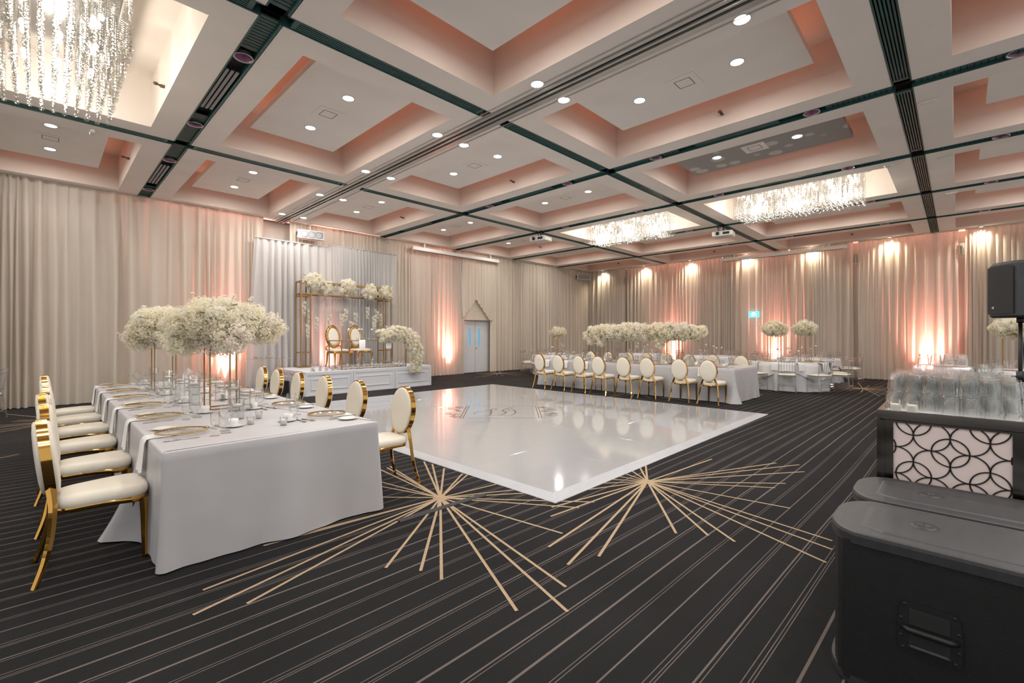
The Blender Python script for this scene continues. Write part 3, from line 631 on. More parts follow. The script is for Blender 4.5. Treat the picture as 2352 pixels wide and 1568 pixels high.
def ghost_parts():
    out = []; m = 'acrylic'
    out.append(('seat', MB().bbox(-.19, -.20, .455, .20, .20, .490, .015, 2).mesh('seat', 'cream_cushion')))
    out.append(('seat_frame', MB().box(-.20, -.21, .428, .21, .21, .453).mesh('seat_frame', m)))
    for s in (1, -1):
        out.append(('leg', MB().tube([(.19, s*.19, .43), (.195, s*.19, .2), (.20, s*.195, 0)], [.016, .014, .012], 6).mesh('leg', m)))
        out.append(('leg', MB().tube([(-.27, s*.20, .0), (-.225, s*.195, .22), (-.20, s*.19, .44), (-.215, s*.185, .68), (-.262, s*.18, .92)], [.012, .014, .016, .014, .012], 6).mesh('leg', m)))
    for z, x in ((.905, -.258), (.84, -.245), (.56, -.207)): out.append(('back_rail', MB().tube([(x, -.18, z), (x - .02, 0, z + .004), (x, .18, z)], .013, 6).mesh('back_rail', m)))
    for y in (-.12, -.06, 0, .06, .12): out.append(('spindle', MB().tube([(-.225, y, .56), (-.24, y, .70), (-.262, y, .84)], .008, 5).mesh('spindle', m)))
    for z in (.16, .22):
        for s in (1, -1): out.append(('stretcher', MB().tube([(-.22, s*.193, z), (.195, s*.193, z)], .009, 5).mesh('stretcher', m)))
    for x in (.195, -.22): out.append(('stretcher', MB().tube([(x, -.19, .19), (x, .19, .19)], .009, 5).mesh('stretcher', m)))
    return out
GH = ghost_parts()
GPOS = []
def ghost_chair(x, y, rz, label, group):
    if any(math.hypot(x - a, y - b) < .52 for a, b in GPOS): return
    GPOS.append((x, y))
    t = thing('ghost_chair', label, 'chair', (x, y, 0), rz, group)
    for n, me in GH: put(n, me, t)

# ================================================================== cloth-covered tables
def cloth_table(x0, y0, x1, y1, name, label, seed, zt=.762, m='linen', pool=()):
    r = random.Random(seed); t = thing(name, label, 'table'); rows = []; per = []; st = .045
    def side(ax, ay, bx, by, n): 
        k = int(math.hypot(bx - ax, by - ay)/st)
        for i in range(k): per.append((ax + (bx - ax)*i/k, ay + (by - ay)*i/k, n))
    def corner(cx, cy, a0):
        for i in range(7): a = a0 + PI/2*i/7; per.append((cx + .02*math.cos(a), cy + .02*math.sin(a), (math.cos(a), math.sin(a))))
    e = .02
    side(x0 + e, y0, x1 - e, y0, (0, -1)); corner(x1 - e, y0 + e, -PI/2); side(x1, y0 + e, x1, y1 - e, (1, 0)); corner(x1 - e, y1 - e, 0)
    side(x1 - e, y1, x0 + e, y1, (0, 1)); corner(x0 + e, y1 - e, PI/2); side(x0, y1 - e, x0, y0 + e, (-1, 0)); corner(x0 + e, y0 + e, PI)
    f = [(r.uniform(.7, 1.3), r.uniform(0, 6.3)) for _ in range(6)]
    def w_(x, y, tt):
        u = x + y
        v = .030*math.sin(f[0][0]*u*4.2 + f[0][1]) + .018*math.sin(f[1][0]*u*9 + f[1][1]) + .010*math.sin(f[2][0]*u*17 + f[2][1] + 2*tt)
        return .012*tt + tt**1.1*(v*.95 + .014)
    cs = [(x0, y0), (x1, y0), (x1, y1), (x0, y1)]
    for k in range(15):
        tt = k/14; row = []
        for (x, y, n) in per:
            z = zt - .010 - (zt - .022)*tt; o = w_(x, y, tt)
            for ci, c in enumerate(cs):
                d = math.hypot(x - c[0], y - c[1]); o += .03*math.exp(-(d/.11)**2)*tt**1.5 + .018*tt*math.cos(d*26)*math.exp(-d/.25)
            for (qx, qy, qa, qw) in pool: o += qa*math.exp(-((x - qx)**2 + (y - qy)**2)/qw**2)*tt**2.2
            row.append((x + n[0]*max(o, .004*tt), y + n[1]*max(o, .004*tt), z))
        rows.append(row)
    top = [[(x - n[0]*a, y - n[1]*a, zt - b) for (x, y, n) in per] for a, b in ((.03, 0), (.012, .0015), (.003, .005))]
    mb = MB().grid(top + rows, True, True); mb.add([p for p in top[0]], [tuple(range(len(per)))])
    put('tablecloth', mb.mesh('tablecloth', m), t)
    put('table_top', MB().box(x0 + .03, y0 + .03, zt - .04, x1 - .03, y1 - .03, zt - .012).mesh('table_top', 'bar_white'), t)
    for x in (x0 + .12, x1 - .12):
        for y in (y0 + .2, y1 - .2): put('leg', MB().tube([(x, y, 0), (x, y, zt - .04)], .02, 6).mesh('leg', 'steel'), t)
    return t
LT = (.52, 3.58, 2.02, 9.16); GT = (10.56, 3.50, 12.13, 9.10); TZ = .763
cloth_table(*LT, 'banquet_table', 'long hydrangea-topped banquet table under white satin, six chairs a side', 5, m='satin', pool=((.52, 4.45, .19, .10),))
cloth_table(*GT, 'banquet_table', 'long garland-topped banquet table under white satin, eight chairs a side', 9, m='satin', pool=((10.62, 3.50, .10, .14), (10.56, 3.6, .08, .10)))
RT = [(14.75, 3.45, .92, 'round table with twin flower stands', 10), (17.6, 3.55, .88, 'round table behind the twin-stand table', 9), (14.3, -1.25, .92, 'round table behind the loudspeaker stand', 9),
      (13.85, 11.05, .88, 'round table near the double-door drape', 9), (16.9, 9.15, .90, 'round table in the drape corner', 9), (16.9, 6.3, .90, 'round table behind the garland table', 9)]
for k, (x, y, r0, nm, n) in enumerate(RT):
    rr = random.Random(70 + k); t = thing('round_table', 'white-clothed ' + nm, 'table', (x, y, 0)); p0 = rr.uniform(0, 6)
    wv = lambda a, r, z: (.035*math.sin(17*a + p0) + .02*math.sin(29*a))*max(0, (TZ - z)/TZ)**.8
    put('tablecloth', MB().lathe([(.001, TZ - .002), (r0 - .04, TZ - .002), (r0 - .01, TZ - .004), (r0, TZ - .014), (r0 + .008, .6), (r0 + .02, .4), (r0 + .035, .2), (r0 + .05, .012)], 120, wave=wv).mesh('tablecloth', 'linen'), t)
    wv2 = lambda a, r, z: (.03*math.sin(11*a + p0 + 1) + .012)*max(0, (TZ - z)/TZ)**.8
    zz = lambda a: .36 + .10*math.cos(4*a)
    mb = MB(); rows = []
    for j in range(10):
        f = j/9; row = []
        for i in range(96):
            a = 2*PI*i/96; zb = .42 + .13*math.cos(4*a + p0); z = TZ + .003 - (TZ - zb)*max(0, (f - .25)/.75); rad = (r0 - .03)*f/.25 if f < .25 else r0 + .012 + .05*(f - .25) + .035*math.sin(12*a + p0)*max(0, f - .25)
            row.append((rad*math.cos(a), rad*math.sin(a), z if f > .25 else TZ + .003))
        rows.append(row)
    put('overlay_cloth', mb.grid(rows, True, True).mesh('overlay_cloth', 'linen'), t)
    for q in range(n):
        a = 2*PI*(q + .35 + .1*k)/n + rr.uniform(-.04, .04); d = r0 + .30 + rr.uniform(-.02, .08)
        if k == 4 and x + d*math.cos(a) > XW - .75: continue
        ghost_chair(x + d*math.cos(a), y + d*math.sin(a), a + PI, 'clear acrylic chair with cream seat at the ' + nm, 'acrylic chairs at the ' + nm)
ghost_chair(-.74, 11.95, 2.9, 'lone clear acrylic chair in front of the beige drape', None)

# ================================================================== tableware
def lz(key, prof, m='table_glass', n=18): return cm(key, lambda: MB().lathe(prof, n).mesh(key, m))
WINE = lz('wine_glass', [(.001, .0), (.036, .001), (.034, .004), (.008, .010), (.0045, .03), (.0045, .09), (.010, .10), (.030, .118), (.043, .145), (.045, .165), (.041, .190), (.034, .213), (.0325, .213), (.039, .190), (.043, .165), (.041, .145), (.028, .121), (.001, .105)])
FLUTE = lz('flute_glass', [(.001, 0), (.031, .001), (.029, .004), (.007, .01), (.006, .045), (.012, .06), (.026, .085), (.030, .12), (.028, .175), (.0265, .175), (.028, .12), (.024, .087), (.001, .066)])
GOBLET = lz('goblet', [(.001, 0), (.034, .001), (.032, .005), (.012, .014), (.010, .028), (.022, .04), (.040, .065), (.043, .09), (.036, .125), (.0345, .125), (.041, .09), (.038, .067), (.02, .044), (.001, .038)])
CUP = lz('coffee_cup', [(.001, .004), (.024, .004), (.026, .0), (.03, .006), (.036, .03), (.038, .062), (.036, .062), (.034, .03), (.026, .01), (.001, .008)], 'porcelain')
SAUCER = lz('saucer', [(.001, .0), (.04, 0), (.06, .007), (.073, .013), (.072, .015), (.058, .0105), (.03, .004), (.001, .004)], 'porcelain', 24)
BREAD = lz('bread_plate', [(.001, .0), (.045, 0), (.065, .007), (.083, .013), (.082, .015), (.063, .0105), (.04, .004), (.001, .004)], 'porcelain', 24)
PLATE = lz('charger_glass', [(.001, .004), (.10, .004), (.125, .010), (.162, .018), (.160, .020), (.122, .0125), (.1, .0065), (.001, .0065)], 'plate_glass', 40)
RIM = cm('charger_rim', lambda: MB().tube([(.163*math.cos(2*PI*i/48),     .163*math.sin(2*PI*i/48), .020) for i in range(48)], .003, 6, closed=True).mesh('rim', 'rim_gold'))
def beads():
    mb = MB()
    for i in range(76): a = 2*PI*i/76; mb.ico((.158*math.cos(a), .158*math.sin(a), .0225), .0042, 1)
    return mb.mesh('bead_border', 'rim_gold')
BEADS = cm('beads', beads)
KNIFE = cm('knife', lambda: MB().tube([(-.11, 0, .004), (-.03, 0, .004), (-.01, 0, .003)], [.006, .0045, .003], 6).prism([(-.015, -.002), (.09, -.009), (.11, .004), (-.01, .004)], .001, .003).mesh('knife', 'steel'))
def forkm():
    mb = MB().tube([(-.10, 0, .003), (0, 0, .003), (.03, 0, .004)], [.0055, .003, .005], 6).box(.03, -.011, .002, .05, .011, .004)
    for q in (-.009, -.003, .003, .009): mb.box(.05, q - .0015, .002, .09, q + .0015, .004)
    return mb.mesh('fork', 'steel')
FORK = cm('fork', forkm)
SPOON = cm('spoon', lambda: MB().tube([(-.09, 0, .003), (0, 0, .004), (.02, 0, .006)], [.0055, .003, .004], 6).ico((.045, 0, .008), 1, 2, True, (.030, .019, .006)).mesh('spoon', 'steel'))
def napkin(drop):
    mb = MB(); rows = []; w2 = .085
    for i in range(9):
        y = -w2 + 2*w2*i/8; k = .006*math.sin(i*1.3)
        rows.append([(.20, y, .003), (.06, y, .003), (.012, y, .003), (-.010, y, -.003), (-.022 + k*.5, y, -.03), (-.030 + k, y*1.02, -drop*.5), (-.040 + k*2, y*1.05, -drop)])
    mb.grid(rows); return mb.mesh('napkin', 'napkin_cloth')
NAPL, NAPS = cm('napl', lambda: napkin(.24)), cm('naps', lambda: napkin(.20))
def tf(o, rz, p): c, s = math.cos(rz), math.sin(rz); return (o[0] + p[0]*c - p[1]*s, o[1] + p[0]*s + p[1]*c, TZ + (p[2] if len(p) > 2 else 0))
def setting(ox, oy, rz, T, full=True, nap=NAPL, lvl=2, rnd=R, seat=None):
    W_ = (', ' + seat) if seat else (' on the ' + T); pl = lambda n: n.replace('_', ' ') + ('es' if n.endswith('ss') else 's')
    j = lambda a: rnd.uniform(-a, a)
    def it(name, me, p, label, cat, rot=0): return put(name, me, None, tf((ox, oy), rz, (p[0] + j(.008), p[1] + j(.008), p[2] if len(p) > 2 else .0)), rz + rot, label=label + W_, cat=cat, group=pl(name) + ' on the ' + T)
    if lvl >= 1:
        c = thing('charger_plate', 'clear glass charger with gold beaded rim' + W_, 'plate', tf((ox, oy), rz, (.20, 0, .004)), 0, 'charger plates on the ' + T)
        put('glass_dish', PLATE, c); put('rim', RIM, c)
        if full: put('bead_border', BEADS, c)
    it('wine_glass', WINE, (.44, -.20), 'tall stemmed balloon wine glass', 'glass')
    it('goblet', GOBLET, (.45, -.10), 'short-stemmed round goblet', 'glass')
    if lvl >= 1: it('flute_glass', FLUTE, (.355, -.255), 'slim tulip-shaped stemmed glass', 'glass')
    if lvl >= 1:
        it('napkin', nap, (0, .035 if nap is NAPL else .30), 'folded white napkin draped over the edge', 'napkin')
        it('saucer', SAUCER, (.55, .02), 'white porcelain saucer', 'saucer'); s = it('coffee_cup', CUP, (.55, .02, .0045), 'white porcelain coffee cup', 'cup')
    if lvl >= 2:
        it('bread_plate', BREAD, (.14, .30), 'small white porcelain bread plate', 'plate')
        it('knife', KNIFE, (.16, -.225), 'polished steel table knife', 'cutlery'); it('fork', FORK, (.17, .20), 'polished steel fork', 'cutlery')
        it('spoon', SPOON, (.40, .10), 'polished steel dessert spoon', 'cutlery', PI/2 + .3); it('teaspoon', SPOON, (.47, .11), 'polished steel teaspoon', 'cutlery', PI/2 + .1)
HT, GTn = 'hydrangea table', 'garland table'
SE = lambda side, k, tb: '%s seat %s from the %s table\'s satin end' % (side, ORD[k], tb)
for k, y in enumerate(LY): setting(LT[0] + .005, y + .03, 0, HT, seat=SE('drape-side', k, 'hydrangea'))
for k, y in enumerate(RY): setting(LT[2] - .005, y + .02, PI, HT, seat=SE('dance-floor-side', k, 'hydrangea'))
for k, y in enumerate(GY): setting(GT[0] + .005, y + .04, 0, GTn, False, NAPS, 2 if k > 4 else 1, seat=SE('dance-floor-side', 7 - k, 'garland'))
for k, y in enumerate(FY): setting(GT[2] - .005, y, PI, GTn, False, NAPS, 1, seat=SE('back-drape-side', k, 'garland'))
for k, (x, y, r0, nm, n) in enumerate(RT):
    for q in range(n):
        a = 2*PI*(q + .35 + .1*k)/n; setting(x + r0*math.cos(a), y + r0*math.sin(a), a + PI, nm, False, NAPS, 1 if k in (0, 3) else 0) if True else None
# candle vases and votives
def vase(x, y, z, h, r, where, fill=.72, floating=True, gr='candle vases'):
    t = thing('cylinder_vase', '%s clear glass cylinder vase with a white candle on the %s' % ('short' if h < .18 else 'medium-height' if h < .27 else 'tall', where), 'vase', (x, y, z), 0, gr + ' on the ' + where)
    put('glass_wall', cm(('vs', h, r), lambda: MB().lathe([(.001, 0), (r, 0), (r, h), (r - .003, h), (r - .003, .008), (.001, .008)], 22).mesh('glass_wall', 'vase_glass')), t)
    if floating:
        put('water', cm(('vw', h, r, fill), lambda: MB().lathe([(r - .004, .009), (r - .004, h*fill), (.001, h*fill)], 22).mesh('water', 'water')), t)
        put('floating_candle', cm(('vc', r), lambda: MB().lathe([(.001, -.012), (r*.6, -.010), (r*.78, .004), (r*.72, .012), (r*.3, .018), (.001, .019)], 18).tube([(0, 0, .018), (0, 0, .028)], .001, 4).mesh('floating_candle', 'wax')), None, (x, y, z + h*fill), label='domed white candle floating in a vase on the ' + where, cat='candle', group='floating candles on the ' + where)
    else:
        hh = h*fill; put('pillar_candle', cm(('pc', hh, r), lambda: MB().lathe([(.001, 0), (r*.6, 0), (r*.6, hh - .006), (r*.55, hh), (.001, hh - .004)], 16).tube([(0, 0, hh - .004), (0, 0, hh + .01)], .0012, 4).mesh('pillar_candle', 'wax')), None, (x, y, z + .009), label='ivory pillar candle inside a glass cylinder on the ' + where, cat='candle', group='pillar candles on the ' + where)
def votive(x, y, z, where, s=1.):
    t = thing('votive_holder', 'small square-shouldered glass votive holder on the ' + where, 'candle holder', (x, y, z), .3, 'votives on the ' + where, s)
    put('glass_cup', cm('vg', lambda: MB().lathe([(.001, 0), (.026, 0), (.029, .066), (.0265, .066), (.024, .006), (.001, .006)], 16).mesh('glass_cup', 'vase_glass')), t)
    put('votive_candle', cm('vcn', lambda: MB().lathe([(.001, 0), (.022, 0), (.0225, .032), (.018, .036), (.001, .033)], 14).mesh('votive_candle', 'wax')), None, (x, y, z + .007), sc=s, label='white votive candle in a glass holder on the ' + where, cat='candle', group='votive candles on the ' + where)
for x, y, h, r in ((1.20, 4.56, .16, .052), (1.385, 5.02, .215, .052), (1.30, 5.06, .30, .052), (1.12, 5.80, .30, .052), (1.40, 5.98, .21, .052), (1.10, 6.42, .30, .05), (1.30, 6.75, .25, .05), (1.08, 7.02, .30, .05), (1.36, 7.35, .21, .05), (1.08, 8.05, .30, .05), (1.33, 8.3, .21, .05), (1.16, 8.6, .25, .05)): vase(x, y, TZ, h, r, HT)
for x, y in ((1.335, 4.44), (1.20, 4.20), (1.38, 3.97), (1.42, 5.55), (1.02, 6.15), (1.43, 6.5), (1.02, 7.3), (1.45, 7.8), (1.05, 8.9)): votive(x, y, TZ, HT)
rr = random.Random(8)
for k in range(16): vase(11.35 + rr.uniform(-.16, .16) , 4.15 + k*.30 + rr.uniform(-.05, .05), TZ, (.16, .215, .30)[k % 3], .05, GTn)
for k in range(8): votive(11.35 + (-.24 if k % 2 else .24), 4.3 + k*.55, TZ, GTn)
# tall glass ball candlesticks on the rounds
for k, (x, y, r0, nm, n) in enumerate(RT):
    for q in range(4):
        a = q*1.7 + k; t = thing('candlestick', 'clear glass globe candlestick on the ' + nm, 'candlestick', (x + .26*math.cos(a), y + .26*math.sin(a), TZ), 0, 'globe candlesticks on the ' + nm)
        h = .26 + .05*(q % 3)
        put('stem', cm(('cs', q % 3), lambda: MB().lathe([(.001, 0), (.045, .0), (.042, .006), (.008, .014), (.006, h - .05), (.02, h - .04), (.035, h), (.033, h + .04), (.03, h + .04), (.03, h), (.001, h - .03)], 12).mesh('stem', 'table_glass')), t)
        put('globe_candle', cm('csb', lambda: MB().ico((0, 0, 0), .034, 2, True, (1, 1, .8)).mesh('globe_candle', 'wax')), t, (0, 0, h + .032))
# ================================================================== flowers
def hydrangea(seed, m):
    r = random.Random(seed); mb = MB().ico((0, 0, 0), .52, 1, True); n = 150
    for i in range(n):
        z = 1 - 2*(i + .5)/n; a = i*2.39996 + r.uniform(-.2, .2); q = math.sqrt(1 - z*z); d = Vector((q*math.cos(a), q*math.sin(a), z)); c = d*(r.uniform(.80, 1.16) if i % 3 else r.uniform(.55, .8))
        d = (d + Vector((r.uniform(-.4, .4), r.uniform(-.4, .4), r.uniform(-.4, .4)))).normalized(); e1 = d.orthogonal().normalized(); e1.rotate(Matrix.Rotation(r.uniform(0, 6), 3, d)); e2 = d.cross(e1); s = r.uniform(.15, .215)
        for k in range(4):
            u = e1*math.cos(k*PI/2) + e2*math.sin(k*PI/2); v = d.cross(u)
            mb.add([c, c + u*s*.55 + v*s*.45 + d*s*.22, c + u*s*1.05 + d*s*.10, c + u*s*.55 - v*s*.45 + d*s*.22], [(0, 1, 2, 3)])
    return mb.mesh('flower_head', m)
def rose(seed, m):
    r = random.Random(seed); mb = MB().ico((0, 0, .05), .42, 1, True)
    for n, rad, hgt, tilt in ((4, .30, .75, .12), (5, .50, .70, .30), (6, .72, .52, .55), (7, .90, .30, .85)):
        o = r.uniform(0, 6)
        for k in range(n):
            a = o + 2*PI*k/n; rows = []
            for j in range(4):
                f = j/3; row = []
                for i in range(4):
                    b = a + (i/3 - .5)*2*PI/n*1.45*(1 - .25*f*f); q = rad*(.35 + .65*math.sin(f*1.4)) + tilt*.30*f*f + .03*r.uniform(-1, 1)
                    row.append((q*math.cos(b), q*math.sin(b), -.35 + (hgt + .35)*f - (.10*f*abs(i/3 - .5)*2) - tilt*.22*f*f))
                rows.append(row)
            mb.grid(rows, True)
    return mb.mesh('flower_head', m)
def orchid(seed, m):
    r = random.Random(seed); mb = MB().ico((0, 0, .1), .16, 1)
    for k, s in enumerate((1, .8, .95, .8, 1)):
        a = 2*PI*k/5 + .3; u = Vector((math.cos(a), math.sin(a), .22)); v = Vector((-math.sin(a), math.cos(a), 0))
        mb.add([(0, 0, .05), tuple(u*.55*s + v*.38*s), tuple(u*1.0*s + Vector((0, 0, .1))), tuple(u*.55*s - v*.38*s)], [(0, 1, 2, 3)], True)
    return mb.mesh('flower_head', m)
FL = [hydrangea(1, 'petal_white'), hydrangea(2, 'petal_cream'), hydrangea(3, 'petal_cream'), hydrangea(4, 'petal_blush'), rose(5, 'petal_cream'), rose(6, 'petal_white'), orchid(7, 'petal_white')]
def leafm():
    mb = MB(); rows = []
    for j in range(6):
        f = j/5; wd = .32*math.sin(PI*min(1, f*.92 + .06))**.9*(1 - .2*f); rows.append([(f, -wd, .12*f*f + .05), (f, 0, .12*f*f), (f, wd, .12*f*f + .05)])
    return mb.grid(rows).mesh('leaf', 'leaf_green')
LEAF = leafm()
def outward(d):                                          # euler turning local +z towards d
    return Vector(d).to_track_quat('Z', 'Y').to_euler()
def flowers(parent, cen, rad, n, size, seed, kinds=(0, 1, 2, 3, 4, 5), nleaf=8, droop=0, sprig=4):
    r = random.Random(seed); cx, cy, cz = cen; ra, rb, rc = rad
    for i in range(n):
        z = 1 - 2*(i + .5)/n; a = i*2.39996; q = math.sqrt(max(0, 1 - z*z)); d = Vector((q*math.cos(a), q*math.sin(a), z)); f = r.uniform(.72, 1.02); s = size*r.uniform(.75, 1.2)
        p = (cx + d.x*ra*f, cy + d.y*rb*f, cz + d.z*rc*f); nd = Vector((d.x/ra, d.y/rb, d.z/rc)).normalized()
        k = r.choice(kinds); o = put('flower_head', FL[k], parent, p, rot=outward(nd), sc=s*(.8 if k in (4, 5) else 1)); o.rotation_euler.rotate_axis('Z', r.uniform(0, 6))
    for i in range(nleaf):
        a = r.uniform(0, 6.28); z = r.uniform(-.9, .8); q = math.sqrt(1 - z*z); d = Vector((q*math.cos(a), q*math.sin(a), z))
        p = (cx + d.x*ra*1.02, cy + d.y*rb*1.02, cz + d.z*rc*1.05); o = put('leaf', LEAF, parent, p, rot=Vector((d.x + r.uniform(-.6, .6), d.y + r.uniform(-.6, .6), d.z*.4 - .2)).to_track_quat('X', 'Z').to_euler(), sc=size*r.uniform(.7, 1.1))
    for i in range(sprig):                               # loose sprigs poking out of the mass
        a = r.uniform(0, 6.28); z = r.uniform(-.5, .9); q = math.sqrt(1 - z*z); d = Vector((q*math.cos(a), q*math.sin(a), z)); b = Vector((cx + d.x*ra*.8, cy + d.y*rb*.8, cz + d.z*rc*.8)); L = size*r.uniform(1.2, 2.2)
        e = b + d*L + Vector((0, 0, -.2*L if z < 0 else .1*L)); mb = MB().tube([b, b.lerp(e, .5) + Vector((0, 0, .02)), e], .0018, 4)
        put('stem', mb.mesh('stem', 'stem_green'), parent)
        for k in range(4): p = b.lerp(e, .55 + .15*k); put('flower_head', FL[6], parent, p, rot=outward((d.x + r.uniform(-1, 1), d.y + r.uniform(-1, 1), d.z + .3)), sc=size*.34)
def gold_stand(x, y, z, w, h, label, cat='stand', group=None, t_=.0065, d=None):
    d = d or w; t = thing('flower_stand', label, cat, (x, y, z), 0, group)
    for a in (-1, 1):
        for b in (-1, 1): put('rod', MB().cbox((a*w/2, b*d/2, h/2), (t_*2, t_*2, h)).mesh('rod', 'gold_satin'), t)
    for zz, nm in ((.006, 'base_ring'), (h - .006, 'top_ring')):
        mb = MB()
        for a in (-1, 1): mb.cbox((a*w/2, 0, zz), (t_*2, d, .012)); mb.cbox((0, a*d/2, zz), (w, t_*2, .012))
        put(nm, mb.mesh(nm, 'gold_satin'), t)
    put('top_tray', MB().cbox((0, 0, h + .003), (w, d, .006)).mesh('top_tray', 'gold_satin'), t)
    return t
SZ = .77
for (x, y, l, sd, sc) in ((1.26, 5.38, 'nearer the bare satin end', 21, 1.), (1.14, 7.70, 'nearer the beige drape', 22, .86)):
    gold_stand(x, y, TZ, .23, SZ, 'square gold rod stand on the hydrangea table, ' + l, group='gold stands on the hydrangea table')
    t = thing('flower_arrangement', 'bushy cream hydrangea centrepiece on a gold stand, ' + l, 'flowers', (x, y, TZ + SZ + .008), 0, 'hydrangea centrepieces')
    put('moss_base', MB().ico((0, 0, .08), 1, 2, True, (.28*sc, .28*sc, .12)).mesh('moss_base', 'petal_cream'), t)
    flowers(t, (0, 0, .09), (.40*sc, .40*sc, .21), 96, .080, sd, (0, 1, 1, 2, 2, 3, 2, 0, 4), 18, sprig=14)
    for k, (dx, dy, dz) in enumerate(((.36, -.26, .02), (.02, -.36, -.07), (-.30, .10, -.10), (.28, .26, .04), (.0, -.1, -.09))): flowers(t, (dx*sc, dy*sc, .01 + dz), (.13, .13, .13), 11, .07, sd*10 + k, (0, 1, 2, 3), 2, sprig=2)
# continuous garland on the far long table
for y in (5.22, 7.30): gold_stand(11.35, y, TZ, .24, .66, 'tall gold rod stand under the long flower garland', group='gold stands on the garland table', d=.30)
t = thing('flower_garland', 'long unbroken white flower garland above the far banquet table', 'flowers', (11.35, 6.17, TZ + .66 + .01))
put('moss_base', MB().ico((0, 0, .13), 1, 2, True, (.20, 1.62, .11)).mesh('moss_base', 'petal_cream'), t)
rr = random.Random(5); nG = 200
for i in range(nG):
    y = -1.68 + 3.36*(i + .5)/nG; a = i*2.39996; en = math.sqrt(max(.15, 1 - (y/1.8)**4)); k = rr.choice((0, 1, 2, 3, 4, 4, 5)); q = rr.uniform(.75, 1.05)
    d = Vector((math.cos(a), rr.uniform(-.3, .3), math.sin(a))); o = put('flower_head', FL[k], t, (.26*en*q*d.x, y + rr.uniform(-.04, .04), .15 + .20*en*q*d.z), rot=outward(d), sc=rr.uniform(.075, .115)*(.85 if k in (4, 5) else 1))
for i in range(75): a = rr.uniform(0, 6.28); put('leaf', LEAF, t, (.27*math.cos(a), rr.uniform(-1.6, 1.6), .14 + .2*math.sin(a)), rot=(rr.uniform(-1, 1), rr.uniform(-1, 1), a), sc=rr.uniform(.06, .10))
for k, (y, z) in enumerate(((1.55, -.10), (1.2, -.12), (-.6, -.14), (1.68, .05))): flowers(t, (-.12, y, z), (.10, .10, .12), 8, .06, 300 + k, (0, 2, 3), 2, sprig=3)
# round-table stands
for x, y, h, l, sd, rd in ((14.55, 3.75, .79, 'on the twin-stand round table, beside the pink glow', 61, .30), (15.05, 3.10, .79, 'on the twin-stand round table, away from the pink glow', 62, .28), (14.0, -.80, .74, 'behind the bar glasses, nearer the pink glow', 63, .31), (14.40, -1.40, .76, 'behind the loudspeaker pole', 64, .30), (13.85, 11.05, .70, 'on the round table near the double-door drape', 65, .27)):
    gold_stand(x, y, TZ, .26, h, 'slim gold rod stand ' + l, group='gold stands on the round tables', t_=.006)
    t = thing('flower_arrangement', 'rounded cream rose and hydrangea cluster ' + l, 'flowers', (x, y, TZ + h + .008), 0, 'flower clusters on the round tables')
    put('moss_base', MB().ico((0, 0, .12), 1, 2, True, (rd*.75, rd*.75, .12)).mesh('moss_base', 'petal_cream'), t)
    flowers(t, (0, 0, .14), (rd, rd, .19), 40, .085, sd, (0, 1, 2, 4, 4, 5), 10, sprig=5)

# ================================================================== stage
SX0, SX1, SY0, SY1, SH = 4.47, 8.20, 11.42, 13.47, .60
st = thing('stage', 'white panelled stage platform under the gold flower arch', 'stage')
put('deck', MB().bbox(SX0, SY0, SH - .04, SX1, SY1, SH, .006).mesh('deck', 'stage_paint'), st)
put('carcass', MB().box(SX0 + .05, SY0 + .05, .0, SX1 - .05, SY1 - .02, SH - .04).mesh('carcass', 'slot_dark'), st)
def fascia(p0, ux, L):                                   # panel with stepped edge moulding and a raised inner frame
    n = Vector((ux[1], -ux[0], 0)); P = lambda a, z, o: tuple(Vector(p0) + Vector((*ux, 0))*a + n*o + Vector((0, 0, z)))
    def bar(mb, a0, z0, a1, z1, o0, o1):
        mb.add([P(a0, z0, o0), P(a1, z0, o0), P(a1, z1, o0), P(a0, z1, o0), P(a0, z0, o1), P(a1, z0, o1), P(a1, z1, o1), P(a0, z1, o1)], [(0, 3, 2, 1), (4, 5, 6, 7), (0, 1, 5, 4), (1, 2, 6, 5), (2, 3, 7, 6), (3, 0, 4, 7)])
    g = .006; top = SH - .042
    mb = MB(); bar(mb, g, .0, L - g, top, -.045, -.012); f = put('fascia_panel', mb.mesh('fascia_panel', 'stage_paint'), st)
    for d0, d1, o in ((0, .03, .012), (.03, .05, .006), (.05, .065, -.003)):
        mb = MB()
        for a0, z0, a1, z1 in ((g + d0, d0, L - g - d0, d1), (g + d0, top - d1, L - g - d0, top - d0), (g + d0, d1, g + d1, top - d1), (L - g - d1, d1, L - g - d0, top - d1)): bar(mb, a0, z0, a1, z1, -.012, o)
        put('edge_moulding', mb.mesh('edge_moulding', 'stage_paint'), f)
    mb = MB(); i0 = .14; wd = .022
    for a0, z0, a1, z1 in ((i0, i0, L - i0, i0 + wd), (i0, top - i0 - wd, L - i0, top - i0), (i0, i0 + wd, i0 + wd, top - i0 - wd), (L - i0 - wd, i0 + wd, L - i0, top - i0 - wd)): bar(mb, a0, z0, a1, z1, -.012, .004)
    put('panel_moulding', mb.mesh('panel_moulding', 'stage_paint'), f)
Lp = (SX1 - SX0)/3
for k in range(3): fascia((SX0 + k*Lp, SY0, 0), (1, 0), Lp)
Ls = (SY1 - SY0)/2
for k in range(2):
    fascia((SX1, SY0 + k*Ls, 0), (0, 1), Ls)
    fascia((SX0, SY1 - k*Ls, 0), (0, -1), Ls)
t = thing('step_block', 'low matt black step block beside the white stage', 'step', (3.92, 12.35, 0))
put('body', MB().bbox(0, 0, 0, .50, .85, .30, .008).mesh('body', 'black_cabinet'), t); put('tread', MB().box(-.01, -.01, .301, .51, .86, .325).mesh('tread', 'cable_ramp'), t)
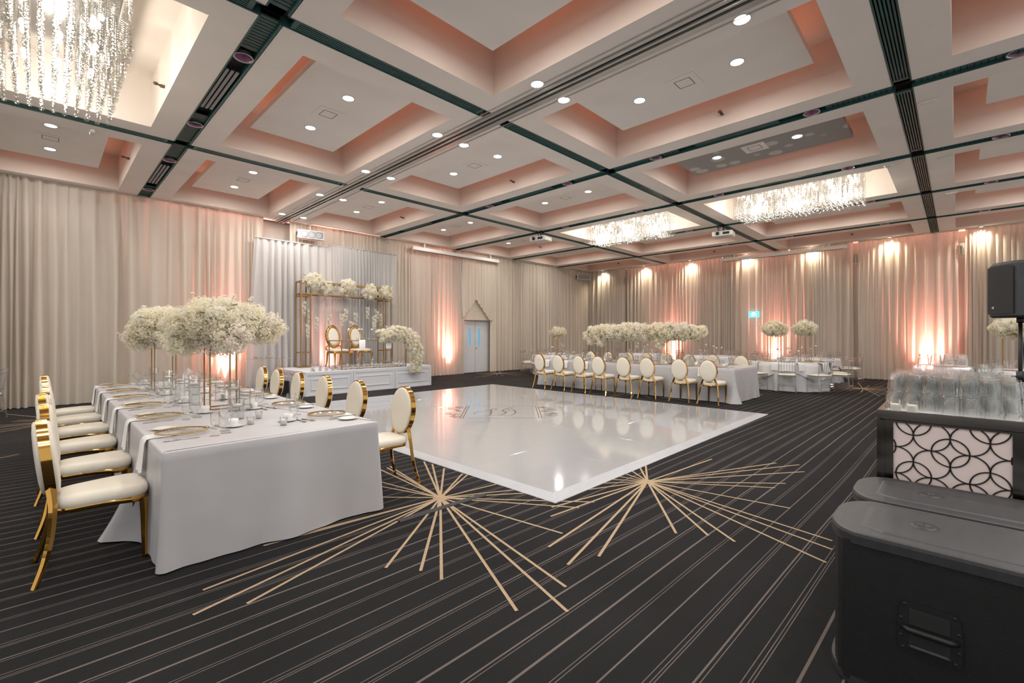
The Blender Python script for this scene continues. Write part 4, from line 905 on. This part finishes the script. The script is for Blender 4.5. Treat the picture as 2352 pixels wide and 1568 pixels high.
# acrylic console with rods
t = thing('console_table', 'clear glass-topped console on gold rods left of the stage', 'console table', (3.80, 12.02, 0), math.radians(4))
put('glass_top', MB().bbox(-.42, -.16, .93, .50, .16, .945, .003).mesh('glass_top', 'table_glass'), t)
for x, y in ((-.16, -.12), (.34, -.12), (-.16, .12), (.34, .12)): put('rod', MB().tube([(x, y, 0), (x, y, .93)], .009, 8).mesh('rod', 'gold_satin'), t)
for k, dx in enumerate((-.28, -.22, -.15, -.02, .08)): votive(3.80 + dx, 12.0 + .03*(k % 2), .9455, 'glass console beside the stage', .9)
# gold arch
AZ = SH + .001; AH = 2.42
ar = thing('gold_arch', 'square-tube gold arch with paired box columns on the stage', 'arch', (0, 0, AZ))
cols = {'left': (4.98, 5.25), 'right': (7.52, 7.80)}; ay0, ay1 = 13.02, 13.36
for nm, (x0, x1) in cols.items():
    for x in (x0, x1):
        for y in (ay0, ay1): put('post', MB().cbox((x, y, AH/2), (.032, .032, AH)).mesh('post', 'gold_satin'), ar)
    mb = MB()
    for z in (.012, .42, 2.0):
        for y in (ay0, ay1): mb.cbox(((x0 + x1)/2, y, z), (x1 - x0, .024, .024))
        for x in (x0, x1): mb.cbox((x, (ay0 + ay1)/2, z), (.024, ay1 - ay0, .024))
    put('column_brace', mb.mesh('column_brace', 'gold_satin'), ar)
for y in (ay0, ay1):
    for z in (AH - .016, AH - .36): put('beam', MB().cbox(((4.98 + 7.80)/2, y, z), (7.80 - 4.98, .034, .034)).mesh('beam', 'gold_satin'), ar)
mb = MB()
for x in (4.98, 7.80): mb.cbox((x, (ay0 + ay1)/2, AH - .016), (.034, ay1 - ay0, .034)); mb.cbox((x, (ay0 + ay1)/2, AH - .36), (.034, ay1 - ay0, .034))
put('cross_tie', mb.mesh('cross_tie', 'gold_satin'), ar)
for x, z, rd, l, sd in ((5.32, 3.0, .27, 'capping the column nearest the black step', 81), (5.72, 2.87, .23, 'just along from the capped column', 82), (6.33, 2.92, .23, 'at the middle of the top beam', 83), (7.05, 2.82, .22, 'between the beam middle and the far column', 84), (7.60, 2.84, .23, 'capping the column nearest the double doors', 85)):
    t = thing('flower_cluster', 'white rose cluster on the gold arch ' + l, 'flowers', (x, ay0 - .02 if sd != 82 else ay0 + .12, z), 0, 'rose clusters on the arch')
    put('moss_base', MB().ico((0, 0, 0), rd*.75, 2, True).mesh('moss_base', 'petal_cream'), t)
    flowers(t, (0, 0, 0), (rd, rd*.8, rd), 34, .075, sd, (0, 3, 4, 4, 5, 1), 8, sprig=4)
def strand_mesh(seed):
    r = random.Random(seed); mb = MB()
    pts = [(.0, 0, 0), (.012, .004, -.12), (-.01, .008, -.25), (.015, 0, -.38)]
    return MB().tube(smooth_path(pts, 4), .004, 5).mesh('stem', 'stem_green')
STR = strand_mesh(1)
hang = [(3, .0), (12, .25), (19, .5), (34, .42), (46, .35), (56, .17), (62, .62), (70, .28), (83, .05), (90, .38), (96, .62), (99, .14), (107, .30), (113, .72), (8, .75)]
rr = random.Random(17)
for k, (px_, dz) in enumerate(hang):
    x = 5.05 + 2.75*px_/115; z = 2.45 - dz*.85; y = ay0 + rr.uniform(-.02, .3)
    t = thing('hanging_orchid', 'white orchid spray hanging on clear thread under the gold arch', 'flowers', (x, y, z), rr.uniform(0, 6), 'orchid sprays hanging from the arch')
    put('stem', STR, t); put('thread', MB().tube([(0, 0, 0), (0, 0, AZ + AH - .36 - z)], .0006, 3).mesh('thread', 'clear_glass'), t)
    for q in range(17): f = q/16; a = q*2.4; d = Vector((math.cos(a), math.sin(a), -.1)); put('flower_head', FL[6], t, (.042*d.x*(1 - .4*f), .042*d.y*(1 - .4*f), -.02 - .36*f), rot=outward(d), sc=.056*(1 - .35*f))
# thrones
def throne_parts():
    bx = lambda z: -.24 - (z - .55)*.16; A, B, zc = .20, .31, .86
    rows = lambda ra, xo, n=40: [(bx(zc + B*ra*math.sin(2*PI*i/n)) + xo, A*ra*math.cos(2*PI*i/n), zc + B*ra*math.sin(2*PI*i/n)) for i in range(n)]
    rg = MB().grid([rows(1.06, -.03), rows(1.1, 0), rows(1.06, .03), rows(.92, .045), rows(.82, .03), rows(.82, -.03), rows(1.06, -.03)], True, True)
    pd = MB()
    for s in (1, -1): pd.grid([[(bx(zc) + (p[0] - bx(zc)), p[1]*s, p[2]) for p in rows(r, s*x)] for r, x in ((.84, .02), (.8, .04), (.6, .05), (.3, .055), (.001, .056))], True, True)
    seat = MB().grid([[((.02 + .25*g*math.copysign(abs(math.cos(u))**.5, math.cos(u))), .255*g*math.copysign(abs(math.sin(u))**.5, math.sin(u)), z) for u in [2*PI*i/36 for i in range(36)]] for g, z in ((.96, .44), (1, .45), (1.0, .475), (.95, .495), (.7, .51), (.001, .515))], True, True)
    rail = MB().grid([[((.02 + .25*g*math.copysign(abs(math.cos(u))**.5, math.cos(u))), .255*g*math.copysign(abs(math.sin(u))**.5, math.sin(u)), z) for u in [2*PI*i/36 for i in range(36)]] for g, z in ((.9, .385), (1, .39), (1.02, .42), (1, .45), (.9, .45))], True, True)
    out = [('back_frame', rg.mesh('back_frame', 'antique_gold')), ('back_cushion', pd.mesh('back_cushion', 'cream_leather')), ('seat', seat.mesh('seat', 'cream_leather')), ('seat_rail', rail.mesh('seat_rail', 'antique_gold'))]
    for s in (1, -1):
        out.append(('leg', MB().tube(smooth_path([(.22, s*.20, .42), (.265, s*.225, .36), (.25, s*.215, .22), (.215, s*.20, .08), (.245, s*.21, 0)], 5), [.036, .042, .04, .036, .032, .03, .028, .026, .024, .022, .02, .018, .017, .016, .016, .016, .016, .018, .02, .022, .022], 8).mesh('leg', 'antique_gold')))
        out.append(('leg', MB().tube(smooth_path([(-.22, s*.19, .42), (-.235, s*.20, .28), (-.26, s*.20, .12), (-.30, s*.21, 0)], 4), [.03 - .001*i for i in range(13)], 8).mesh('leg', 'antique_gold')))
        out.append(('back_scroll', MB().tube(smooth_path([(-.22, s*.17, .43), (-.23, s*.225, .50), (-.24, s*.23, .56), (-.235, s*.17, .60), (-.24, s*.13, .585)], 5), .02, 8).mesh('back_scroll', 'antique_gold')))
    return out
TP = throne_parts()
for x, l in ((5.93, 'nearer the black step'), (6.62, 'nearer the cascading flowers')):
    t = thing('throne_chair', 'ornate gold throne chair with cream oval back, ' + l, 'chair', (x, 12.80, SH + .001), -PI/2 + .05, 'throne chairs on the stage')
    for n, me in TP: put(n, me, t)
# sweetheart table: gold frame, glass top
tx0, tx1, ty0, ty1, th = 5.47, 7.42, 11.58, 12.32, .765
t = thing('sweetheart_table', 'gold-framed glass-topped table in front of the thrones', 'table', (0, 0, SH + .001))
for x in (tx0, tx1):
    for y in (ty0, ty1): put('leg', MB().cbox((x, y, th/2), (.022, .022, th)).mesh('leg', 'gold_satin'), t)
for z, nm in ((th - .011, 'top_frame'), (.011, 'base_frame')):
    mb = MB()
    for y in (ty0, ty1): mb.cbox(((tx0 + tx1)/2, y, z), (tx1 - tx0, .022, .022))
    for x in (tx0, tx1): mb.cbox((x, (ty0 + ty1)/2, z), (.022, ty1 - ty0, .022))
    put(nm, mb.mesh(nm, 'gold_satin'), t)
put('glass_top', MB().box(tx0, ty0, th, tx1, ty1, th + .008).mesh('glass_top', 'table_glass'), t)
SW = SH + th + .0095; Wn = 'glass-topped sweetheart table'
for x, y in ((5.95, 11.68), (6.03, 11.7), (6.32, 11.7), (6.42, 11.66), (6.5, 11.72), (6.75, 11.7), (6.9, 11.7)): votive(x, y, SW, Wn, .9)
for x in (6.05, 6.85):
    for me, nm, lb, ct, dx, dy in ((WINE, 'wine_glass', 'tall stemmed balloon wine glass', 'glass', .18, -.05), (GOBLET, 'goblet', 'short-stemmed round goblet', 'glass', .26, .05), (BREAD, 'dinner_plate', 'white porcelain plate', 'plate', -.05, .2)):
        put(nm, me, None, (x + dx, 12.0 + dy, SW), label=lb + ' on the ' + Wn, cat=ct, group=nm.replace('_', ' ') + ' on the sweetheart table')
    put('napkin', cm('swn', lambda: MB().grid([[(-.09, .12, .003), (-.09, 0, .003), (-.09, -.015, 0), (-.085, -.02, -.24)], [(.09, .12, .003), (.09, 0, .003), (.09, -.015, 0), (.085, -.02, -.24)]]).mesh('napkin', 'napkin_cloth')), None, (x - .02, ty0 - .02, SW), label='folded grey-white napkin hanging from the ' + Wn, cat='napkin', group='napkins on the sweetheart table')
for x in (5.92, 6.22, 6.30, 6.62):
    t = thing('candlestick', 'clear glass globe candlestick on the ' + Wn, 'candlestick', (x, 12.1, SW), 0, 'globe candlesticks on the sweetheart table')
    put('stem', CACHE[('cs', 0)], t); put('globe_candle', CACHE['csb'], t, (0, 0, .292))
# cascade of flowers running off the table corner and down over the stage edge
cp = smooth_path([(6.55, 11.55, .86), (6.85, 11.50, .93), (7.15, 11.46, .95), (7.42, 11.40, .83), (7.54, 11.33, .58), (7.58, 11.30, .30), (7.58, 11.28, .02), (7.56, 11.28, -.14)], 12)
t = thing('flower_cascade', 'thick white rose cascade spilling from the sweetheart table over the stage edge', 'flowers', (0, 0, SH))
put('moss_core', MB().tube(cp, .11, 10).mesh('moss_core', 'petal_cream'), t)
rr = random.Random(23); n = 170
for i in range(n):
    f = i/(n - 1); p = cp[int(f*(len(cp) - 1))]; a = i*2.39996; wd = .17*(.72 + .5*math.sin(PI*min(1, f*1.05 + .08))); tg = (cp[min(len(cp) - 1, int(f*(len(cp) - 1)) + 1)] - cp[max(0, int(f*(len(cp) - 1)) - 1)]).normalized()
    e1 = tg.cross(Vector((0, 1, .2))).normalized(); e2 = tg.cross(e1); d = (e1*math.cos(a) + e2*math.sin(a)); k = rr.choice((0, 1, 3, 4, 4, 5, 5))
    if d.y > .55: d.y = .3
    put('flower_head', FL[k], t, p + d*wd*rr.uniform(.8, 1.05), rot=outward(d), sc=rr.uniform(.05, .085))
for i in range(30): f = rr.random(); p = cp[int(f*(len(cp) - 1))]; a = rr.uniform(0, 6); put('leaf', LEAF, t, p + Vector((math.cos(a)*.17, -.1 - .06*rr.random(), math.sin(a)*.12)), rot=(rr.uniform(-1, 1), rr.uniform(-1, 1), a), sc=.07)
# candles along the stage edge
rr = random.Random(31); W2 = 'white stage'
for k in range(19):
    x = 4.72 + k*.172 + rr.uniform(-.04, .04)
    if 7.32 < x < 7.80: continue
    h = (.20, .26, .16, .30)[k % 4]; vase(x, 11.50 + rr.uniform(0, .05) - (.0 if not 5.4 < x < 7.45 else .0), SH + .001, h, .045, W2, (.45, .55, .5, .42)[k % 4], False, 'cylinder candle vases')
for k in range(16):
    x = 4.66 + k*.215
    if 7.32 < x < 7.82: continue
    votive(x + .06, 11.475 + (k % 2)*.19, SH + .001, W2, .8)

# ================================================================== chandeliers
def strand(k):
    r = random.Random(k); mb = MB(); z = 0; big = k % 3 == 2
    while z < .70:
        q = .0125 if not (big and z > .25) else .021
        if r.random() < .05: q = .022
        mb.ico((0, 0, -z - q), q, 1); z += 2*q + .0008
    mb.ico((0, 0, -z - .026), .027, 2); return mb.mesh('crystal_strand', 'crystal'), z + .05
STN = [strand(k) for k in range(6)]
for (cx, cy, l, hx_, zb0) in ((.09, 7.275, 'over the hydrangea table corner', .54, 4.60), (12.575, 2.765, 'over the garland table end', .48, 4.47), (12.575, 7.275, 'over the round tables near the corner', .48, 4.47)):
    t = thing('chandelier', 'long rectangular crystal-strand chandelier recessed in the coffer ' + l, 'chandelier', (cx, cy, 0), 0, 'crystal chandeliers')
    put('mounting_box', MB().bbox(-.56, -1.36, 5.22, .56, 1.36, 5.36, .01).mesh('mounting_box', 'white_metal'), t); put('mirror_plate', MB().box(-.52, -1.31, 5.205, .52, 1.31, 5.2195).mesh('mirror_plate', 'mirror_plate'), t)
    put('hanger', MB().box(-.2, -.6, 5.36, .2, .6, 5.498).mesh('hanger', 'white_metal'), t)
    rr = random.Random(int(cx*10)); NX, NY = 11, 27
    for i in range(NX):
        for j in range(NY):
            u, v = -1 + 2*i/(NX - 1), -1 + 2*j/(NY - 1); x, y = u*hx_, v*1.25
            zb = zb0 + (.15 if zb0 < 4.5 else .06)*abs(u)**2 + .03*abs(v)**3; k = rr.randrange(6); me, L = STN[k]
            put('crystal_strand', me, t, (x + rr.uniform(-.006, .006), y + rr.uniform(-.006, .006), min(zb + L, 5.20)), rot=(0, 0, rr.uniform(0, 6)))
    for a in (-.3, 0, .3):
        for b in range(7): put('bulb', cm('bulb', lambda: MB().ico((0, 0, 0), .026, 2, True, (1, 1, 1.6)).mesh('bulb', 'bulb_white')), t, (a + .045, -1.08 + b*.36 + .023, 5.0 - .09*(b % 2)))
    for b in (-.9, 0, .9): lamp('POINT', 'chandelier_lamp', (.02, b, 4.66), P_CHAND*(.8 if cx < 1 else 1.), (1, .92, .80), t, shadow_soft_size=.12)

# ================================================================== bar with stacked glasses
BX0, BX1, BY0, BY1, BZ = 3.52, 6.95, -.29, .35, 1.04
t = thing('bar_counter', 'mirrored steel bar counter with black ring lattice over a blush panel', 'bar')
put('counter_top', MB().box(BX0 + .03, BY0 + .03, BZ - .012, BX1 - .03, BY1 - .03, BZ).mesh('counter_top', 'bar_white'), t)
mb = MB()
for x0, y0, x1, y1 in ((BX0, BY0, BX1, BY0 + .03), (BX0, BY1 - .03, BX1, BY1), (BX0, BY0 + .03, BX0 + .03, BY1 - .03), (BX1 - .03, BY0 + .03, BX1, BY1 - .03)): mb.box(x0, y0, BZ - .04, x1, y1, BZ + .012)
put('top_rim', mb.mesh('top_rim', 'bar_steel'), t)
put('side_panel', MB().box(BX0 + .02, BY1 - .03, .02, BX1, BY1 - .008, BZ - .045).mesh('side_panel', 'bar_steel'), t); put('side_panel', MB().box(BX0 + .02, BY0 + .008, .02, BX1, BY0 + .03, BZ - .045).mesh('side_panel', 'bar_steel'), t)
put('end_backing', MB().box(BX0 + .03, BY0 + .03, .02, BX0 + .06, BY1 - .03, BZ - .045).mesh('end_backing', 'black_plastic'), t)
put('blush_panel', MB().box(BX0 + .018, -.205, .20, BX0 + .0295, .275, .985).mesh('blush_panel', 'bar_panel'), t)
mb = MB()
for y0, z0, y1, z1 in ((BY0 + .008, .02, -.205, BZ - .045), (.275, .02, BY1 - .008, BZ - .045), (-.205, .985, .275, BZ - .045), (-.205, .02, .275, .20)): mb.box(BX0 + .008, y0, z0, BX0 + .03, y1, z1)
put('end_frame', mb.mesh('end_frame', 'bar_steel'), t)
for y0, z0, y1, z1 in ((BY0 + .0, .0, BY0 + .035, BZ - .045), (BY1 - .035, .0, BY1, BZ - .045)): put('corner_post', MB().box(BX0 - .004, y0, z0, BX0 + .008, y1, z1).mesh('corner_post', 'bar_steel'), t)
rg = .0775
def arc(cy, cz):
    pts = []; runs = []
    for i in range(73):
        a = 2*PI*i/72; y, z = cy + rg*math.cos(a), cz + rg*math.sin(a)
        if -.205 < y < .275 and .20 < z < .985: pts.append((BX0 + .014, y, z))
        elif pts: runs.append(pts); pts = []
    if pts: runs.append(pts)
    for p in runs:
        if len(p) > 1: put('lattice_ring', MB().tube(p, .0035, 6, caps=True).mesh('lattice_ring', 'wrought'), t)
for i in range(-3, 4):
    for j in range(-1, 6):
        arc(.108 - i*2*rg, .92 - j*2*rg)
        if (i + j) % 2 == 0: arc(.108 - (i + .5)*2*rg, .92 - (j + .5)*2*rg)
TUM = cm('tumbler', lambda: MB().lathe([(.0395, 0), (.0395, .012), (.036, .055), (.031, .10), (.0295, .103), (.001, .101), (.001, .088), (.028, .089), (.034, .05), (.037, .0)], 16).mesh('tumbler', 'tumbler_glass'))
rr = random.Random(44); cnt = 0
for i in range(11):
    for j in range(7):
        y = .285 + (.012 if i % 2 else -.006) - j*.084; x = 3.665 + i*.087
        if i == 0 and j < 3: continue
        hgt = 1 if (i == 0 and j < 6) or (i == 1 and j < 3) else 2
        for k in range(hgt): put('tumbler', TUM, None, (x + rr.uniform(-.006, .006), y + rr.uniform(-.004, .004), BZ + .001 + k*.1035), rr.uniform(0, 6), label='upturned clear tumbler, %s tier, %s row back from the ring-lattice end of the bar' % ('upper' if k else 'lower', ORD[i]), cat='glass', group='stacked tumblers on the near end of the bar')
for y in (.272, .195): votive(3.612, y, BZ + .001, 'bar counter', 1.08)
# shrink-wrapped tray of glasses further along
t = thing('glass_tray', 'shrink-wrapped plastic tray packed with upturned glasses further along the bar', 'tray', (5.75, .10, BZ + .001))
put('wrap', MB().bbox(-.20, -.20, 0, .20, .20, .185, .03, 3).mesh('wrap', 'plastic_wrap'), t)
for i in range(4):
    for j in range(4):
        put('tumbler', TUM, None, (5.75 - .135 + .09*i, .10 - .135 + .09*j, BZ + .006), label='upturned clear tumbler inside the shrink-wrapped tray', cat='glass', group='tumblers inside the wrapped tray')
        if (i*3 + j) % 4 != 3: put('tumbler', TUM, None, (5.75 - .13 + .087*i, .10 - .13 + .087*j, BZ + .189), label='upturned clear tumbler standing on the shrink-wrapped tray', cat='glass', group='tumblers standing on the wrapped tray')
for i in range(4):
    for j in range(3):
        for k in range(2): put('tumbler', TUM, None, (5.62 + .085*i, -.24 + .084*j - .0, BZ + .001 + k*.1035), label='upturned clear tumbler beside the shrink-wrapped tray', cat='glass', group='tumblers beside the wrapped tray') if not (j == 2) else None
t = thing('wrapped_bottles', 'clear bottle pack with a blue label beside the wrapped tray', 'bottle', (5.50, -.11, BZ + .001))
put('bottle', MB().lathe([(.001, 0), (.042, 0), (.045, .01), (.045, .13), (.03, .17), (.016, .19), (.016, .21), (.001, .21)], 16).mesh('bottle', 'tumbler_glass'), t)
put('label_band', MB().lathe([(.0456, .035), (.0456, .085)], 16).mesh('label_band', 'label_blue'), t)
put('label_mark', MB().cbox((-.0462, .0, .06), (.0008, .022, .03)).mesh('label_mark', 'porcelain'), t)
for y in (.27, .20):
    t = thing('glass_jug', 'clear glass water jug at the far end of the bar', 'jug', (6.70, y - .02, BZ + .001), .5, 'water jugs on the bar')
    put('body', cm('jug', lambda: MB().lathe([(.001, 0), (.05, 0), (.055, .02), (.045, .14), (.05, .22), (.047, .22), (.042, .14), (.05, .02), (.001, .01)], 14).mesh('body', 'tumbler_glass')), t); put('handle', cm('jugh', lambda: MB().tube([(.045, 0, .19), (.09, 0, .17), (.09, 0, .08), (.048, 0, .06)], .007, 6).mesh('handle', 'tumbler_glass')), t)

# ================================================================== subwoofers, loudspeaker on stand
def subwoofer(x0, y1, lab, rz=0.):
    t = thing('subwoofer', lab, 'speaker', (x0, y1, 0), rz); D, W_, Hh = .76, .52, .665        # depth runs towards -y, grille faces +y
    out = [(0.03, -.10), (.10, -.015), (.20, .0), (W_ - .20, 0), (W_ - .10, -.015), (W_ - .03, -.10), (W_, -.16), (W_, -D), (0, -D), (0, -.16)]
    put('cabinet', MB().prism([(.012, -.07), (.012, -D + .005), (W_ - .012, -D + .005), (W_ - .012, -.07)][::-1], .03, Hh - .04).mesh('cabinet', 'black_cabinet'), t)
    g = [(.016, -.069), (.05, -.046), (.11, -.026), (.2, -.018), (W_ - .2, -.018), (W_ - .11, -.026), (W_ - .05, -.046), (W_ - .016, -.069)]
    put('grille', MB().prism(g, .045, Hh - .05).mesh('grille', 'black_plastic'), t)
    mb = MB(); hx = []
    for k in range(len(g) - 1):
        (ax, ay), (bx_, by) = g[k], g[k + 1]; L = math.hypot(bx_ - ax, by - ay); n = max(1, int(L/.012)); nn = Vector((by - ay, -(bx_ - ax), 0)).normalized()
        if nn.y < 0 and k in (2, 3, 4): nn = -nn
        if k < 2: nn = Vector((-abs(nn.x), abs(nn.y), 0))
        for q in range(n):
            f = (q + .5)/n; c = Vector((ax + (bx_ - ax)*f, ay + (by - ay)*f, 0)) + nn*.0015
            for z in range(46):
                cz = .055 + z*.0123 + (.006 if q % 2 else 0); e = Vector((bx_ - ax, by - ay, 0)).normalized()*.0036
                mb.add([c - e + Vector((0, 0, cz)), c + Vector((0, 0, cz - .0042)), c + e + Vector((0, 0, cz)), c + Vector((0, 0, cz + .0042))], [(0, 1, 2, 3)])
    put('grille_holes', mb.mesh('grille_holes', 'slot_dark'), t, kind='stuff')
    half = [(p.x, p.y) for p in smooth_path([(0, -.14, 0), (.008, -.10, 0), (.045, -.052, 0), (.10, -.022, 0), (.16, -.004, 0), (W_/2 - .02, 0, 0)], 4)]
    OUT = half + [(W_ - x, y) for x, y in half[::-1]] + [(W_, -D), (0, -D)]
    def rounded(off):
        return [(x + (W_/2 - x)*off, y + (-D/2 - y)*off) for x, y in OUT]
    for nm, za, zb in (('top_cap', Hh - .05, Hh), ('base_cap', 0, .045)):
        rows = [[(x, y, z) for x, y in rounded(o)] for o, z in (((.03, za), (0, za), (0, zb - .016), (.012, zb - .004), (.04, zb)) if nm == 'top_cap' else ((.03, 0), (.0, .006), (0, zb), (.03, zb)))]
        mb = MB().grid(rows, False, True); mb.add(rows[-1], [tuple(range(len(OUT)))]); put(nm, mb.mesh(nm, 'black_top'), t)
    mb = MB(); hi = [[(x, y, z) for x, y in [(.5*W_ + sx*(W_/2 - .07 - i_), -.5*D - .01 + sy*(D/2 - .10 - i_)) for sx, sy in ((-1, .7), (-.8, 1), (.8, 1), (1, .7), (1, -1), (-1, -1))]] for i_, z in ((0, Hh + .0005), (.012, Hh + .006), (.03, Hh + .007))]
    mb.grid(hi, False, True); mb.add(hi[-1], [tuple(range(6))]); put('top_recess', mb.mesh('top_recess', 'black_top'), t)
    put('pole_socket', MB().lathe([(.001, Hh + .0075), (.012, Hh + .0075), (.013, Hh + .011), (.046, Hh + .011), (.048, Hh + .008), (.05, Hh + .0072), (.052, Hh + .0085), (.053, Hh + .0065)], 28, (W_/2, -.32, 0)).mesh('pole_socket', 'black_plastic'), t)
    for X, s in ((0.012, -1), (W_ - .012, 1)):           # side handle, dark plates standing in for the shade of its grip hollows
        o1, o2 = X + s*.010, X + s*.013; bxs = lambda y0, z0, y1, z1, a, b, bv=.0012: MB().bbox(min(a, b), y0, z0, max(a, b), y1, z1, bv)
        h = put('handle_plate', MB().prism([(-.437, .26), (-.43, .243), (-.26, .243), (-.252, .26), (-.250, .33), (-.258, .42), (-.275, .44), (-.415, .44), (-.432, .42), (-.440, .34)], X, X + s*.010, lambda a, b, h_: (h_, a, b)).mesh('handle_plate', 'black_plastic'), t)
        for z0, z1 in ((.352, .415), (.262, .322)): put('grip_shade', bxs(-.405, z0, -.285, z1, o1 + s*.0005, o2).mesh('grip_shade', 'slot_dark'), h)
        put('grip_bar', MB().tube([(o1, -.425, .337), (X + s*.026, -.405, .337), (X + s*.026, -.285, .337), (o1, -.265, .337)], .0125, 10).mesh('grip_bar', 'black_plastic'), h)
        put('grip_lip', MB().tube([(o1 + s*.002, -.405, .264), (o1 + s*.012, -.395, .272), (o1 + s*.012, -.295, .272), (o1 + s*.002, -.285, .264)], .008, 8).mesh('grip_lip', 'black_top'), h)
        for a, b in ((-.418, .428), (-.272, .428), (-.418, .255), (-.268, .255), (-.428, .37), (-.262, .37), (-.428, .30), (-.262, .30)): put('screw', cm('scr', lambda: MB().lathe([(.0005, .004), (.005, .003), (.0065, 0)], 10).mesh('screw', 'slot_dark')), h, (X + s*.0105, a, b), rot=(0, s*PI/2, 0))
subwoofer(2.405, .425, 'black subwoofer with side handle, farther of the pair from the bar')
subwoofer(2.955, .42, 'black subwoofer wedged between its twin and the mirrored bar')
px_, py_ = 7.62, -.50
t = thing('speaker_stand', 'black tripod speaker stand beside the bar', 'stand', (px_, py_, 0))
put('pole', MB().tube([(0, 0, .62), (0, 0, 1.72)], .018, 12).mesh('pole', 'black_iron'), t); put('outer_tube', MB().tube([(0, 0, .12), (0, 0, 1.05)], .024, 12).mesh('outer_tube', 'black_iron'), t)
put('collar', MB().tube([(0, 0, .98), (0, 0, 1.10)], .034, 12).tube([(0, .03, 1.04), (0, .07, 1.04)], .01, 8).mesh('collar', 'black_plastic'), t); put('hub', MB().tube([(0, 0, .80), (0, 0, .88)], .045, 12).mesh('hub', 'black_plastic'), t)
for k in range(3):
    a = 2*PI*k/3 + .55; d = Vector((math.cos(a), math.sin(a), 0))
    put('leg', MB().tube([d*.04 + Vector((0, 0, .84)), d*.58 + Vector((0, 0, .03))], .013, 8).mesh('leg', 'black_iron'), t)
    put('brace', MB().tube([d*.02 + Vector((0, 0, .25)), d*.33 + Vector((0, 0, .42))], .008, 6).mesh('brace', 'black_iron'), t)
    put('rubber_foot', MB().ico(tuple(d*.59 + Vector((0, 0, .022))), .022, 2, True).mesh('rubber_foot', 'black_plastic'), t)
t = thing('loudspeaker', 'black loudspeaker with curved grille on the tripod stand', 'loudspeaker', (px_, py_, 1.70), math.radians(128))
hs = .62; prof = [(.17, -.17), (.195, -.12), (.205, 0), (.195, .12), (.17, .17), (.0, .19), (-.10, .16), (-.20, .09), (-.20, -.09), (-.10, -.16), (0, -.19)]
def tier(z0, z1, s0, s1): return [[(x*s, y*s, z) for x, y in prof] for s, z in ((s0, z0), (s1, z1))]
mb = MB(); rows = [[(x*s, y*s, z) for x, y in prof] for s, z in ((.9, .0), (1, .02), (1, hs - .03), (.93, hs))]; mb.grid(rows, False, True); mb.add(rows[-1], [tuple(range(11))]); mb.add(rows[0], [tuple(range(10, -1, -1))]); put('cabinet', mb.mesh('cabinet', 'black_top'), t)
put('grille', MB().grid([[(.205 + .012*(1 - (y/.15)**2), y, z) for z in (.04, hs - .05)] for y in [-.15 + .3*i/10 for i in range(11)]]).mesh('grille', 'black_plastic'), t)
mb = MB()
for q in range(26): z = .05 + q*.0205; mb.grid([[(.2065 + .012*(1 - (y/.15)**2), y, zz) for zz in (z, z + .006)] for y in [-.14 + .28*i/6 for i in range(7)]])
put('grille_slot', mb.mesh('grille_slot', 'slot_dark'), t, kind='stuff')
put('badge', MB().box(.2135, -.085, .10, .2165, -.06, .125).mesh('badge', 'grille_grey'), t)
put('handle', MB().bbox(-.06, .181, .30, .06, .196, .52, .006).mesh('handle', 'black_plastic'), t); put('handle', MB().bbox(-.06, -.196, .30, .06, -.181, .52, .006).mesh('handle', 'black_plastic'), t)
put('pole_cup', MB().tube([(0, 0, -.06), (0, 0, .005)], .03, 12).mesh('pole_cup', 'black_plastic'), t)
cp2 = smooth_path([(.06, -.14, 1.78), (.10, -.24, 1.64), (.05, -.10, 1.55), (.02, -.032, 1.42), (.03, -.04, 1.1), (.05, -.07, .7), (.04, -.05, .4), (.10, -.15, .02)], 6)
put('speaker_cable', MB().tube([Vector((px_, py_, 0)) + p for p in cp2], .007, 6).mesh('speaker_cable', 'black_cable'), None, label='black cable looping down the speaker stand pole', cat='cable')
